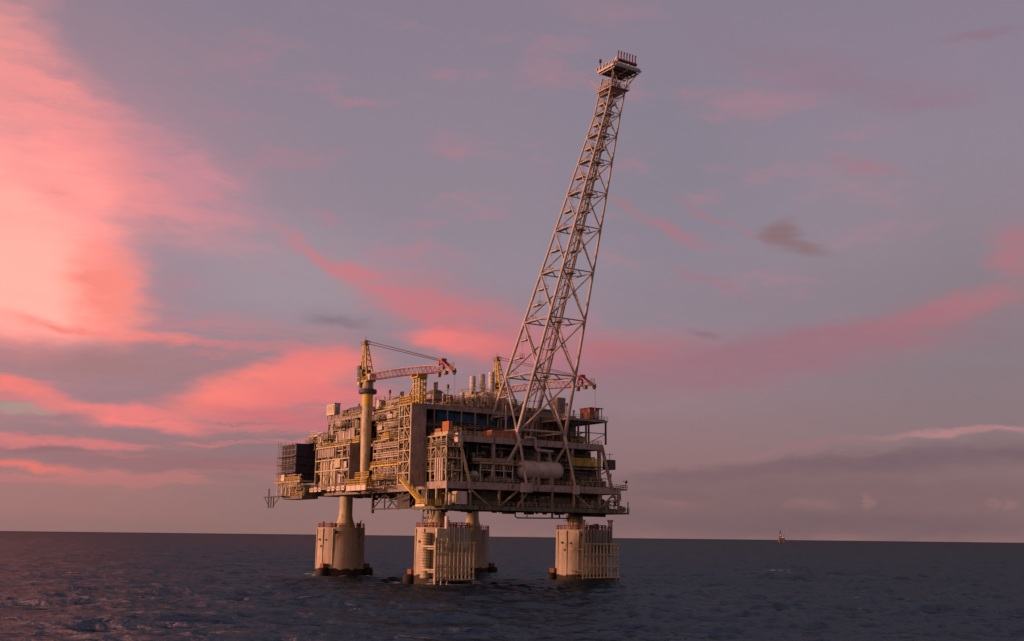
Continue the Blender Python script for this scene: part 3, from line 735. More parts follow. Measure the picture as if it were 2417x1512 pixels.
# centre module behind the crane pedestal
mC = module('process_module', 'tan framed module between the crane pedestal and the lattice stair tower', 3.5, 25.4, -36.2, -33.5, (31, 37.6, 42, 46.3), 4, 'tan', w=.32, wall='dark')
b = MB(); pipes(b, 3, 25, -36.2, -34, 31.5, 46, 60, .08, .22); b.build('pipework', 'tan', mC)
b = MB(); pipes(b, 4, 25, -36.6, -35, 33, 45, 26, .1, .18, 5); b.build('pipework', 'pale', mC)
for z, n in ((40.3, 8), (43.4, 7)):
    b = MB(); b.box(6, 24, -37.4, -36.4, z-.2, z); b.rail([(6, -37.3, z), (24, -37.3, z)], 1.4, 1.4, .14, 2); b.build('catwalk', 'pale', mC)
b = MB(); b.box(3.5, 25.5, -37.2, -36.3, 37.2, 37.7).rail([(3.5, -37.1, 37.7), (25.5, -37.1, 37.7)], 1.3, 1.6, .12); b.build('walkway', 'yellow', mC)
for u in (8.5, 13.5, 15, 19):
    MB().bar((u, -36.9, 33), (u, -36.9, 36.8), .22).bar((u, -36.9, 36.8), (u+2.6, -36.9, 36.8), .22).bar((u+2.6, -36.9, 36.8), (u+2.6, -36.9, 34), .22).build('pipe_loop', 'pale', mC)
fill(mC, 3.5, 25, -36.2, -34, (31, 34.5, 37.6, 42, 46.3), 26)
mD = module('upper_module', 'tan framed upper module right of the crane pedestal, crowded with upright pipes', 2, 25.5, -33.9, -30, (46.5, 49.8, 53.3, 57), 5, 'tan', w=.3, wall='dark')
b = MB(); pipes(b, 1, 25.5, -35.3, -31, 46.8, 58.3, 70, .1, .24, vert=.8); b.build('pipework', 'cream', mD)
MB().box(4, 12, -34.8, -32, 53.6, 56).build('equipment_skid', 'brown', mD)
fill(mD, 2, 25, -34.8, -31, (46.5, 49.8, 53.3, 57), 26)
for (u0, u1, v, z, lab) in ((-8.5, -3.2, -37.5, 46.6, 'yellow railed landing just right of the crane pedestal at mid height'), (13, 18, -36.8, 46.4, 'yellow railed landing beside the lattice stair tower at mid height')):
    t = thing('landing', lab, 'platform', (u0, v, z), 'yellow landings on the near-left face')
    MB().box(u0, u1, v-1.2, v+2.4, z-.35, z).build('floor', 'cream', t)
    MB().rail([(u0, v+2, z), (u0, v-1.1, z), (u1, v-1.1, z), (u1, v+2, z)], 1.7, .8, .16, 3).build('handrail', 'yellow', t)

# small balconies and ducts that break up the near-left face
for k, (u0, u1, v, z, h, m_, lb) in enumerate((
    (-39, -33, -36.2, 49.4, 1.5, 'tan', 'small railed balcony high on the upper module below the white cabin'),
    (-26, -20, -36.6, 53.2, 1.4, 'cream', 'railed balcony near the roof just left of the crane pedestal'),
    (3, 9, -36.4, 53.4, 1.4, 'tan', 'railed balcony near the roof just right of the crane pedestal'),
    (15, 22, -36.0, 50.2, 1.4, 'cream', 'railed balcony on the upper module beside the lattice stair tower'),
    (-53.5, -46, -36.2, 48.9, 1.5, 'tan', 'railed balcony jutting out at the left end of the middle deck'),
    (10, 19, -39.2, 32.6, 1.6, 'yellow', 'yellow railed balcony low on the face between pedestal and stairway'))):
    t = thing('balcony', lb, 'balcony', ((u0+u1)/2, v, z), 'balconies on the near-left face')
    MB().box(u0, u1, v-.9, v+2.6, z-.25, z).build('floor', 'dark', t)
    MB().rail([(u0, v+2.4, z), (u0, v-.8, z), (u1, v-.8, z), (u1, v+2.4, z)], h, .9, .12, 3).build('handrail', m_, t)
    b = MB(); b.box(u0+.6, u0+2.2, v, v+1.2, z, z+1.9); b.build('locker', ('brown', 'pale', 'grey')[k % 3], t)
    b = MB(); pipes(b, u0, u1, v-.2, v+2.4, z-3, z+3, 12, .08, .2, vert=.9); b.build('pipework', ('cream', 'grey')[k % 2], t)
# lattice stair tower with its plain duct face
st = thing('stair_tower', 'tall lattice stair tower with a plain brown side wall, near the corner', 'stair tower', (29, -36.5, 31))
for u in (25.6, 29.2, 33.3):
    for v in (-38.2, -34.8): MB().box(u-.2, u+.2, v-.2, v+.2, 30.5, 56.4).build('post', 'cream', st)
zs = [30.6, 34.2, 37.8, 41.4, 45.0, 48.8, 52.6, 56.4]
for i, z in enumerate(zs):
    MB().box(25.2, 33.6, -38.4, -38.0, z-.15, z+.15).box(25.2, 33.6, -37.9, -34.8, z-.1, z).build('landing', 'cream', st)
    if i < len(zs)-1:
        a, c = ((29.4, 33.1) if i % 2 else (33.1, 29.4)); MB().bar((a, -38.2, z), (c, -38.2, zs[i+1]), .28).build('brace', 'cream', st)
        a, c = ((25.8, 29.0) if i % 2 else (29.0, 25.8)); MB().bar((a, -36.6, z), (c, -36.6, zs[i+1]), .8, .25).build('stair_flight', 'cream', st)
MB().box(33.7, 34.1, -38.5, -33.0, 30, 56.6).build('side_wall', 'brown', st)
MB().box(25.4, 33.6, -34.6, -34.2, 31, 56).build('back_wall', 'dark', st)

# ------------------------------------------------------------------ cranes
def crane(u, v, z0, zp, label, lab_ped, rest=True, m0='cream'):
    t = thing('pedestal_crane', label, 'crane', (u, v, z0), 'cranes with yellow masts and red lattice booms')
    z = zp
    MB().lathe((u, v, 0), [(1.5, z0), (1.55, 36), (1.75, 42), (1.85, z-4.2)], 24).build('pedestal', 'cream', t, smooth=40)
    MB().lathe((u, v, 0), [(1.95, z-4.2), (1.95, z-.2), (2.3, z)], 24).build('pedestal_top', 'yellow', t, 'yellow band under the collar', smooth=40)
    MB().lathe((u, v, 0), [(2.3, z), (3.2, z+.3), (3.2, z+1.6), (2.2, z+1.9)], 24).build('collar', 'navy', t, smooth=40)
    MB().lathe((u, v, 0), [(2.0, z+1.9), (1.9, z+4.3)], 20).build('slew_column', 'tan', t, smooth=40)
    zb = z+4.3
    MB().box(u-4.6, u+2.4, v-1.8, v+1.8, zb, zb+.6).rail([(u-4.6, v-1.8, zb+.6), (u+2.2, v-1.8, zb+.6)], 1.1, 1.2, .1).build('slew_platform', 'yellow', t)
    MB().box(u-5.0, u-1.2, v-1.9, v+1.6, zb+.7, zb+4.6).box(u-5.2, u-3.2, v-2.0, v+1.4, zb+4.6, zb+6.2).box(u-5.2, u-3.6, v-1.2, v+1, zb-1.6, zb-.1).build('machinery_house', 'olive', t)
    mh = [o_ for o_ in t.children if o_.name.startswith('machinery_house')][0]; MB().box(u-4.6, u-2.4, v-1.98, v-1.9, zb+1.4, zb+3.6).build('louvre', 'dark', mh)
    cb = MB().box(u-3.9, u-2.2, v-2.4, v-1.75, zb-.9, zb+1.9).build('operator_cabin', 'cream', t)
    MB().box(u-3.7, u-2.4, v-2.46, v-2.4, zb+.3, zb+1.6).build('window', 'navy', cb)
    MB().box(u-5.9, u-4.7, v-1.4, v+1.2, zb+.1, zb+1.6).build('counterweight', 'redbrown', t)
    # A-frame mast
    top = Vector((u-3.2, v, zb+13.9))
    legs = [((u-4.0, v-1.4, zb+.6), -.5, -.45), ((u-4.0, v+1.4, zb+.6), -.5, .45), ((u+1.9, v-1.4, zb+.6), .9, -.45), ((u+1.9, v+1.4, zb+.6), .9, .45)]
    for p, du, dv in legs:
        MB().bar(p, (top.x+du, top.y+dv, top.z), .42).build('mast_leg', 'yellow', t)
    b = MB()
    for k in (.2, .38, .56, .72, .87):
        q = [Vector(p).lerp(Vector((top.x+du, top.y+dv, top.z)), k) for p, du, dv in legs]
        for i, j in ((0, 1), (1, 3), (3, 2), (2, 0)): b.bar(q[i], q[j], .24)
        if k < .8:
            q2 = [Vector(p).lerp(Vector((top.x+du, top.y+dv, top.z)), k+.17) for p, du, dv in legs]
            b.bar(q[0], q2[2], .2); b.bar(q[1], q2[3], .2)
    b.build('mast_brace', 'yellow', t)
    MB().tube([(u-1.2, v-1.6, zb+.6), (top.x+.3, v-.6, top.z)], .3, 8).build('access_ladder', 'cream', t)
    b = MB(); b.box(top.x-1.6, top.x+1.6, v-1.1, v+1.1, top.z-.1, top.z+.2).rail([(top.x-1.6, v-1.1, top.z+.2), (top.x+1.6, v-1.1, top.z+.2), (top.x+1.6, v+1.1, top.z+.2)], 1.0, .9, .12)
    b.box(top.x-.2, top.x+1.1, v-.5, v+.5, top.z+.2, top.z+1.5).bar((top.x, v, top.z), (top.x, v, top.z+3.2), .16); b.build('mast_head', 'tan', t)
    # boom
    r0 = Vector((u+2.6, v, zb+1.6)); e0 = Vector((u+52.6, v, zb-1.5)); L = (e0-r0).length; nb = 17
    def sec(k):
        h = 1.15 if .06 < k < .84 else (.55+k*9 if k <= .06 else 1.15-(k-.84)*3.2)
        return r0.lerp(e0, k)+Vector((0, 0, math.sin(k*math.pi)*.5)), h
    MB().box(u+1.6, u+3.6, v-1.3, v+1.3, zb+.4, zb+2.6).build('boom_foot', 'silver', t)
    for (dy, dz) in ((-1, -1), (1, -1), (-1, 1), (1, 1)):
        pts = []
        for i in range(nb+1):
            c_, h = sec(i/nb); pts.append((c_.x, c_.y+dy*1.0, c_.z+dz*h))
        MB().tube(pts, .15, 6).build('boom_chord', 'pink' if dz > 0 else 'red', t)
    b = MB(); b2 = MB()
    for i in range(nb):
        c_, h = sec(i/nb); d_, h2 = sec((i+1)/nb); bb = b if (i//3) % 2 == 0 else b2
        for dy in (-1, 1):
            bb.bar((c_.x, c_.y+dy, c_.z-h), ((c_.x+d_.x)/2, c_.y+dy, (c_.z+d_.z)/2+h), .13); bb.bar(((c_.x+d_.x)/2, c_.y+dy, (c_.z+d_.z)/2+h), (d_.x, d_.y+dy, d_.z-h2), .13)
        bb.bar((c_.x, c_.y-1, c_.z+h), (d_.x, d_.y+1, d_.z+h2), .1); bb.bar((c_.x, c_.y-1, c_.z-h), (d_.x, d_.y+1, d_.z-h2), .1)
    b.build('boom_lacing', 'red', t); b2.build('boom_lacing', 'pink', t)
    tip = e0
    b = MB(); b.bar((tip.x-1.6, v-.8, tip.z-.2), (tip.x-1.2, v-.8, tip.z+3.0), .5).bar((tip.x-1.6, v+.8, tip.z-.2), (tip.x-1.2, v+.8, tip.z+3.0), .5)
    b.bar((tip.x-1.2, v-.6, tip.z+3.0), (tip.x+6.6, v-.5, tip.z-1.6), .55).bar((tip.x-1.2, v+.6, tip.z+3.0), (tip.x+6.6, v+.5, tip.z-1.6), .55)
    b.box(tip.x-2, tip.x+.2, v-.9, v+.9, tip.z+1.6, tip.z+3.3); b.build('boom_head', 'red', t)
    b = MB(); b.bar((tip.x-1, v, tip.z-.6), (tip.x+7.2, v, tip.z-.9), .5).box(tip.x-3.5, tip.x-2.3, v-.5, v+.5, tip.z-2.2, tip.z-.8).box(tip.x+.5, tip.x+2, v-.6, v+.6, tip.z-1.9, tip.z-.6)
    b.rail([(tip.x+5.4, v-.9, tip.z-.9), (tip.x+7.6, v-.9, tip.z-.9)], 2.0, .7, .14); b.build('jib_platform', 'tan', t)
    MB().lathe((tip.x+6.4, v-.25, tip.z-1.9), [(.7, 0), (.7, .5)], 14, 'v').build('sheave', 'dark', t)
    for dy in (-.5, .5):
        for dz in (0, -.9): MB().tube([(top.x+1, v+dy, top.z+1.2+dz), (tip.x-1.4, v+dy, tip.z+3.0+dz*.5)], .07, 5).build('pendant_cable', 'cable', t)
    MB().tube([(tip.x+6.9, v, tip.z-1.4), (tip.x+6.9, v, tip.z-9)], .05, 5).build('hoist_cable', 'cable', t)
    b = MB(); b.box(tip.x+6.6, tip.x+7.2, v-.2, v+.2, tip.z-10, tip.z-9).tube([(tip.x+6.9, v, tip.z-10), (tip.x+7.2, v, tip.z-10.6), (tip.x+6.7, v, tip.z-10.9)], .1, 6); b.build('hook', 'red', t)
    return t
crane(-.8, -37.2, 31, 62.9, 'large crane on the near-left face, cream pedestal, red boom resting on the yellow frame', 0)
crane(-11, 25.5, 57.2, 64.6, 'smaller looking crane seen through the flare tower legs, behind the three exhaust stacks', 0)

# yellow frame that carries the boom
br = thing('boom_rest', 'yellow lattice frame under the boom, standing on the stair tower', 'boom rest', (34.5, -37, 56.6))
for u in (33.2, 35.1, 37.0):
    for v in (-37.4, -35.2): MB().bar((u if u > 33 else u-1.0, v, 56.5), (u, v, 64.6), .42).build('post', 'yellow', br)
b = MB()
for z in (57.2, 59.1, 61, 62.9, 64.3):
    b.bar((32.2, -37.4, z), (37, -37.4, z), .26); b.bar((32.8, -35.2, z), (37, -35.2, z), .26); b.bar((37, -37.4, z), (37, -35.2, z), .26)
for z in (57.2, 59.1, 61): b.bar((35.1, -37.4, z), (37, -37.4, z+1.9), .22); b.bar((33.2, -35.2, z+1.9), (35.1, -35.2, z), .22); b.bar((37, -37.4, z), (37, -35.2, z+1.9), .22)
b.build('lacing', 'yellow', br)
b = MB(); b.bar((27, -37.4, 56.8), (33, -37.4, 62.5), .32).bar((28.6, -37.4, 56.8), (33, -37.4, 60.2), .3).bar((30.4, -36.2, 56.8), (33, -36.2, 62), .3); b.rail([(25.4, -37.9, 56.8), (32, -37.9, 56.8)], 2.4, 1.1, .2, 3); b.build('side_strut', 'yellow', br)
MB().box(32.8, 37.4, -38.5, -34.8, 64.6, 65.0).box(32.8, 33.2, -38.5, -34.8, 65.0, 66).box(37.0, 37.4, -38.5, -34.8, 65.0, 66).build('cradle', 'yellow', br)

# balcony at the foot of the crane pedestal
t = thing('crane_balcony', 'yellow railed balcony with pale edge panels at the foot of the big crane pedestal', 'balcony', (1, -38, 30))
MB().box(-6.5, 8.8, -41.2, -36.3, 29.4, 29.9).build('floor', 'tan', t)
MB().rail([(-6.5, -37, 29.9), (-6.5, -41.1, 29.9), (8.8, -41.1, 29.9), (8.8, -37, 29.9)], 3.2, 1.1, .16, 4).build('handrail', 'yellow', t)
for i in range(4): MB().box(-6.4+i*3.8, -2.9+i*3.8, -41.4, -41.2, 29.3, 31.1).build('edge_panel', 'pale', t)
b = MB(); b.rail([(-4.5, -39, 34), (6, -39, 34)], 1.6, 1.1, .14).box(-4.5, 6, -39.2, -37.8, 33.7, 34); b.build('upper_landing', 'yellow', t)
for u in (-4, 0, 4, 8): MB().bar((u, -36.6, 28.6), (u, -40.8, 29.4), .3).build('bracket', 'dark', t)

# yellow stairs down to the near corner
t = thing('stairway', 'yellow outside stairway slanting down to the near corner of the deck', 'stairs', (31, -37.5, 23.6))
for dv in (0, 1.3):
    MB().bar((29.2, -39.6+dv, 32.2), (41, -38.6+dv, 24.6), .2, .5).build('stringer', 'yellow', t)
b = MB()
for i in range(34):
    k = i/33; p = Vector((29.2, -39.6, 32.2)).lerp(Vector((41, -38.6, 24.6)), k); b.box(p.x-.2, p.x+.2, p.y+.1, p.y+1.25, p.z-.05, p.z+.05)
b.build('tread', 'yellow', t)
b = MB()
for dv in (0, 1.3):
    a_, c_ = Vector((29.2, -39.6+dv, 32.2)), Vector((41, -38.6+dv, 24.6))
    for h in (.7, 1.3): b.bar(a_+Vector((0, 0, h)), c_+Vector((0, 0, h)), .14)
    for i in range(11): p = a_.lerp(c_, i/10); b.bar(p, p+Vector((0, 0, 1.3)), .12)
b.build('handrail', 'yellow', t)
b = MB(); b.box(40.5, 46.5, -39.6, -33.6, 23.6, 24).rail([(40.5, -39.5, 24), (46.4, -39.5, 24), (46.4, -34, 24)], 1.5, .9, .15, 3); b.build('lower_landing', 'yellow', t)
b = MB(); b.box(40.6, 46.4, -39.8, -39.62, 23.3, 24.0); b.build('kick_plate', 'pale', t)

# hanging frame below the deck
t = thing('hanging_frame', 'dark open frame hanging below the left deck between the two near shafts', 'frame', (12, -26, 23))
for u in (-10, -1, 9, 22):
    MB().bar((u, -29, 23 if u > -6 else 22), (u, -29, 28.8), .8 if u in (-10, 22) else .35).build('post', 'dark', t)
b = MB(); b.bar((-10, -29, 23.4), (22, -29, 23.4), .5).bar((-10, -29, 25.8), (9, -29, 25.8), .25).bar((-10, -29, 23.4), (-1, -29, 28.6), .35).bar((-1, -29, 28.6), (9, -29, 23.4), .35).bar((1, -29, 23.4), (5, -29, 26), .35).bar((17, -29, 23.4), (22, -29, 28.4), .3); b.build('brace', 'dark', t)
MB().box(9, 18, -29.5, -24, 23.6, 28.7).build('tank', 'dark', t)

# ------------------------------------------------------------------ left end: platform with netted scaffold
LOW = 1.7   # the left end sits a little lower than the main deck
t = thing('end_platform', 'low open platform at the far left end, with yellow rails and thin outrigger frame below', 'platform', (-59, -32, 31))
MB().box(-68.2, -42.8, -43, -35, 35.4, 36).box(-68.2, -42.8, -43.2, -43, 35.3, 36.05).build('upper_floor', 'tan', t)
MB().box(-62, -42.8, -42, -35.5, 29.2, 30.4).build('lower_floor', 'olive', t)
MB().rail([(-68, -43.1, 36), (-43, -43.1, 36)], 1.5, .9, .13, 3).build('handrail', 'yellow', t)
MB().rail([(-62, -42.1, 30.4), (-43, -42.1, 30.4)], 1.4, .9, .12, 3).build('handrail', 'yellow', t)
for u in (-65.5, -61, -57, -53):
    MB().bar((u, -42.6, 30.4), (u, -42.6, 35.4), .4).build('post', 'pale', t)
b = MB()
for i in range(4): b.bar((-65.5+i*4, -42.7, 30.6), (-62+i*4, -42.7, 35.2), .22)
b.build('brace', 'cream', t)
MB().box(-57, -43, -41, -35.5, 30.4, 34.5).build('enclosure', 'olive', t)
b = MB(); pipes(b, -65.5, -43, -42.8, -41.2, 30.6, 35.2, 46, .08, .2); b.build('pipework', 'tan', t)
b = MB(); pipes(b, -65.5, -43, -42.6, -40, 36.2, 38.4, 22, .08, .16); b.build('pipework', 'grey', t)
MB().box(-60.5, -57.5, -43.4, -40.5, 36.2, 38.6).build('cabinet', 'pale', t)
b = MB(); b.box(-73.5, -55, -45.2, -43.6, 30.1, 30.5)
b.bar((-73.5, -44.6, 30.2), (-68.5, -44.6, 26.4), .22).bar((-58, -44.6, 30.2), (-64.6, -44.6, 26.6), .22)
b.build('outrigger', 'dark', t)
for u in (-69.2, -66.8, -64.2): MB().tube([(u, -44.6, 26), (u, -44.6, 33.5 if u < -69 else 30.5)], .26, 8).build('outrigger_leg', 'dark', t)
t = thing('scaffold', 'scaffold wrapped in dark navy netting at the far left end of the platform', 'scaffolding', (-58, -34, 36))
for z0, z1 in ((36.2, 39.0), (39.5, 42.2), (42.7, 45.3), (45.8, 50.3)):
    MB().box(-64.6, -50.6, -41.8, -28, z0, z1).build('netting', 'net', t)
b = MB()
for u in (-68, -66.4, -64.8, -61, -57.5, -54, -50.6):
    for v in (-42.2, -34, -27.6): b.bar((u, v, 36), (u, v, 51.4 if u < -60 else 50.8), .16)
b.build('scaffold_frame', 'tan', t)
b = MB()
for z in (38, 40, 42, 44, 46, 48, 50):
    for v in (-42.2, -27.6): b.bar((-68, v, z), (-50.6, v, z), .12)
    b.bar((-68, -42.2, z), (-68, -27.6, z), .12)
b.build('ledger', 'tan', t)
b = MB()
for z in (39.15, 42.35, 45.45): b.box(-67.6, -50.2, -42.9, -28, z, z+.25)
b.build('board', 'dark', t)

for o_ in list(bpy.data.objects):
    if o_.parent is None and o_.name in ('end_platform', 'scaffold'): o_.location.z -= LOW
# cabin on the roof
t = thing('roof_cabin', 'pink-white box cabin on the top left edge of the roof', 'cabin', (-36, -33, 57.2))
bd = MB().box(-38.2, -31.4, -35.6, -33.2, 58.6, 62.7).build('body', 'pale', t)
MB().box(-38.4, -31.2, -35.8, -33, 62.7, 62.9).build('roof', 'grey', t)
b = MB()
for u in (-38, -32): b.bar((u, -35.3, 57.2), (u, -35.3, 58.6), .35); b.bar((u, -33.5, 57.2), (u, -33.5, 58.6), .35)
b.build('foot', 'cream', t)
b = MB()
for i in range(4): b.box(-37.8+i*1.6, -36.8+i*1.6, -35.68, -35.61, 59.3, 62.3)
b.build('wall_panel', 'cream', bd)
MB().box(-31.4, -31.35, -35, -33.9, 58.8, 61.4).build('door', 'brown', bd)
LBL_ROOF = [('air_cooler', 'dark low cooler box on the roof right of the pink-white cabin', 'cooler', -28.5, -24, -34, -29, 2.6, 'navy'),
            ('air_cooler', 'dark cooler box with fan ring just left of the crane pedestal on the roof', 'cooler', -22.5, -12, -34, -28, 3.0, 'navy'),
            ('air_cooler', 'squat brown cooler box on the roof right of the crane pedestal', 'cooler', 6, 14, -33, -27, 2.0, 'brown')]
for nm, lb, ct, u0, u1, v0, v1, h, m_ in LBL_ROOF:
    t = thing(nm, lb, ct, ((u0+u1)/2, (v0+v1)/2, 57.2))
    MB().box(u0, u1, v0, v1, 57.8, 57.2+h).build('casing', m_, t)
    b = MB()
    for uu in (u0+.4, u1-.4):
        for vv in (v0+.4, v1-.4): b.bar((uu, vv, 57.2), (uu, vv, 57.8), .3)
    b.build('foot', 'tan', t)
    MB().lathe(((u0+u1)/2, (v0+v1)/2, 57.2+h), [(1.4, 0), (1.5, .5), (1.2, .5)], 16).build('fan_ring', 'grey', t)
    b = MB(); pipes(b, u0, u1, v0-.5, v0-.2, 57.5, 57+h, 5, .08, .15); b.build('pipework', 'cream', t)

# small plant on the roof
def plant(u, v, z, label, kind, h, w, m_, name='process_vessel', cat='vessel'):
    t = thing(name, label, cat, (u, v, z))
    if kind == 'tank':
        MB().lathe((u, v, z), [(w*.9, .6), (w, .9), (w, h-.5), (w*.5, h), (.1, h+.1)], 18).build('shell', m_, t, smooth=45)
        b = MB()
        for a in range(4): b.bar((u+w*.8*math.cos(a*1.57), v+w*.8*math.sin(a*1.57), z), (u+w*.8*math.cos(a*1.57), v+w*.8*math.sin(a*1.57), z+1), .22)
        b.build('leg', 'tan', t)
        b = MB(); b.tube([(u, v, z+h), (u, v, z+h+1), (u+w, v-.4, z+h+1), (u+w+.3, v-.4, z)], .16); b.build('pipe', 'cream', t)
    elif kind == 'skid':
        b = MB(); b.box(u-w, u+w, v-w*.6, v+w*.6, z+.1, z+.4); b.build('base', 'dark', t)
        MB().box(u-w*.8, u+w*.2, v-w*.5, v+w*.5, z+.4, z+h*.6).build('casing', m_, t)
        MB().lathe((u+w*.1, v, z+h*.35), [(.1, 0), (h*.2, .2), (h*.2, w*.8), (.1, w*.9)], 12, 'u').build('motor', 'grey', t, smooth=50)
        b = MB(); pipes(b, u-w, u+w, v-w*.6, v+w*.6, z+.4, z+h, 8, .08, .16); b.build('pipework', 'cream', t)
        MB().rail([(u-w, v-w*.6, z+h*.6), (u+w, v-w*.6, z+h*.6)], 1.1, 1, .09).build('handrail', 'tan', t)
    elif kind == 'mast':
        MB().bar((u, v, z), (u, v, z+h), .22).build('pole', 'dark', t)
        b = MB(); b.bar((u-w, v, z+h*.8), (u+w, v, z+h*.8), .12).bar((u-w*.6, v, z+h*.55), (u+w*.6, v, z+h*.55), .1); b.box(u-.35, u+.35, v-.3, v+.3, z+h*.86, z+h+.2); b.build('crossarm', 'dark', t)
    elif kind == 'vent':
        MB().lathe((u, v, z), [(w*.6, 0), (w*.6, h*.7), (w, h*.72), (w, h), (w*.7, h)], 14).build('stack', m_, t, smooth=40)
        b = MB()
        for k in (.3, .6): b.lathe((u, v, z+h*k), [(w*.75, 0), (w*.75, .25)], 12)
        b.build('flange', 'dark', t)
    elif kind == 'fanhouse':
        b = MB(); b.box(u-w, u+w, v-w*.7, v+w*.7, z+h*.35, z+h*.6); b.build('casing', m_, t)
        b = MB()
        for du in (-.9, -.3, .3, .9):
            for dv in (-.65, .65): b.bar((u+du*w, v+dv*w, z), (u+du*w, v+dv*w, z+h*.35), .28)
        b.build('leg', 'cream', t)
        b = MB(); b.lathe((u, v, z+h*.6), [(w*.75, 0), (w*.35, h*.25)], 12); b.tube([(u-w*.1, v, z+h*.8), (u-w*.1, v, z+h*1.25)], .45, 10).tube([(u+w*.15, v, z+h*.8), (u+w*.15, v, z+h*1.25)], .35, 10); b.build('hood', 'dark', t)
        MB().rail([(u-w, v-w*.7, z+h*.6), (u+w, v-w*.7, z+h*.6)], 1.1, 1.2, .1).build('handrail', 'tan', t)
        b = MB(); pipes(b, u-w, u+w, v-w*.7, v+w*.7, z, z+h*.35, 10, .08, .2); b.build('pipework', 'pale', t)
    return t
P_ = [
 (3.5, -34, 57.2, 'slim pink pipe frame on the roof immediately right of the big crane', 'skid', 6, 2.2, 'pale', 'equipment_skid', 'skid'),
 (13, -31, 57.2, 'dark-hooded fan housing on the roof between the big crane and the yellow frame', 'fanhouse', 4.6, 5, 'brown', 'fan_housing', 'fan housing'),
 (40, -16, 0, '', '', 0, 0, '', '', ''),
 (20.5, -22, 57.2, 'dark-hooded fan housing with twin vents right of the yellow boom frame', 'fanhouse', 7.2, 5.6, 'brown', 'fan_housing', 'fan housing'),
 (8, -33, 57.2, 'thin antenna mast standing left of the hooded fan housing near the big crane', 'mast', 6.5, 1.2, 'dark', 'antenna_mast', 'antenna'),
 (17, -15, 57.2, 'thin antenna mast with long crossarms between the fan housing and exhaust stacks', 'mast', 9, 3.5, 'dark', 'antenna_mast', 'antenna'),
 (24, -28, 57.2, 'short antenna mast rising beside the yellow boom frame', 'mast', 8, .8, 'dark', 'antenna_mast', 'antenna'),
 (26, -14.6, 57.2, 'white upright tank left of the three exhaust stacks', 'tank', 5.6, .8, 'pale', 'process_vessel', 'vessel'),
 (28, -11, 59.7, 'small white drum on the roof edge below the left exhaust stack', 'tank', 2.4, 1.2, 'pale', 'process_vessel', 'vessel'),
 (28, -6.5, 59.7, 'small white drum on the roof edge below the middle exhaust stack', 'tank', 2.6, 1.2, 'pale', 'process_vessel', 'vessel'),
 (28, -2, 59.7, 'small white drum on the roof edge below the right exhaust stack', 'tank', 3.0, 1.2, 'pale', 'process_vessel', 'vessel'),
 (22, -6, 59.7, 'crowded pipe skid at the foot of the three exhaust stacks', 'skid', 7, 6.5, 'tan', 'equipment_skid', 'skid'),
 (-3, -20, 57.2, 'pale pipe frame on the roof seen just right of the crane pedestal collar', 'skid', 7, 3.0, 'cream', 'equipment_skid', 'skid'),
 (41, -24.5, 46.1, 'grey skid on the flare tower deck beside the orange containers', 'skid', 3, 2, 'grey', 'equipment_skid', 'skid'),
 (40, 25, 46.1, 'dark pipe skid under the roof platform at the right end', 'skid', 5, 3, 'dark', 'equipment_skid', 'skid'),
 (43.5, 20, 54.6, 'dark vent post on the roof platform left of the red-brown box', 'vent', 3, .35, 'dark', 'vent_post', 'vent'),
 (43.5, 17, 54.6, 'thin antenna mast at the left edge of the right roof platform', 'mast', 5, 1.2, 'dark', 'antenna_mast', 'antenna'),
]
for a in P_:
    if a[8]: plant(*a[:8], name=a[8], cat=a[9])

# small fittings scattered over the roof, lit from the left
for k, (u, v, h, lb) in enumerate(((16, -33, 3.2, 'short roof vent left of the hooded fan housing by the yellow frame'), (22.5, -33, 4.2, 'roof vent just left of the yellow boom frame'), (28, -27, 5.0, 'roof vent right of the yellow boom frame'), (29, -24, 3.4, 'small roof vent between the yellow boom frame and the twin hood vents'), (-16, -33, 3.4, 'roof vent between the coolers left of the crane pedestal'), (6, -20, 8.5, 'tall slim roof vent behind the pink pipe frame'))):
    t = thing('roof_vent', lb, 'vent', (u, v, 57.2), 'vents on the roof')
    MB().tube([(u, v, 57.2), (u, v, 57.2+h), (u+.5, v-.2, 57.7+h), (u+1.1, v-.3, 57.5+h)], .26, 8).build('pipe', ('pale', 'dark', 'tan')[k % 3], t, smooth=50)
    MB().lathe((u, v, 57.2), [(.8, 0), (.8, .2), (.3, .3)], 12).build('flange', 'grey', t)
t = thing('roof_pipework', 'tangle of lit pipes and valves on the roof edge between the fan housings and stacks', 'pipework', (22, -15, 57.2))
b = MB(); pipes(b, 18, 30, -24, -13.5, 57.4, 61.5, 46, .08, .2, vert=.9); b.build('pipework', 'cream', t)
b = MB(); pipes(b, 3, 24, -33, -27, 57.4, 60.8, 46, .08, .2, vert=.9); b.build('pipework', 'tan', t)
b = MB(); pipes(b, 4, 24, -4, 7, 59.7, 65, 60, .08, .22, vert=.9); b.build('pipework', 'cream', t)
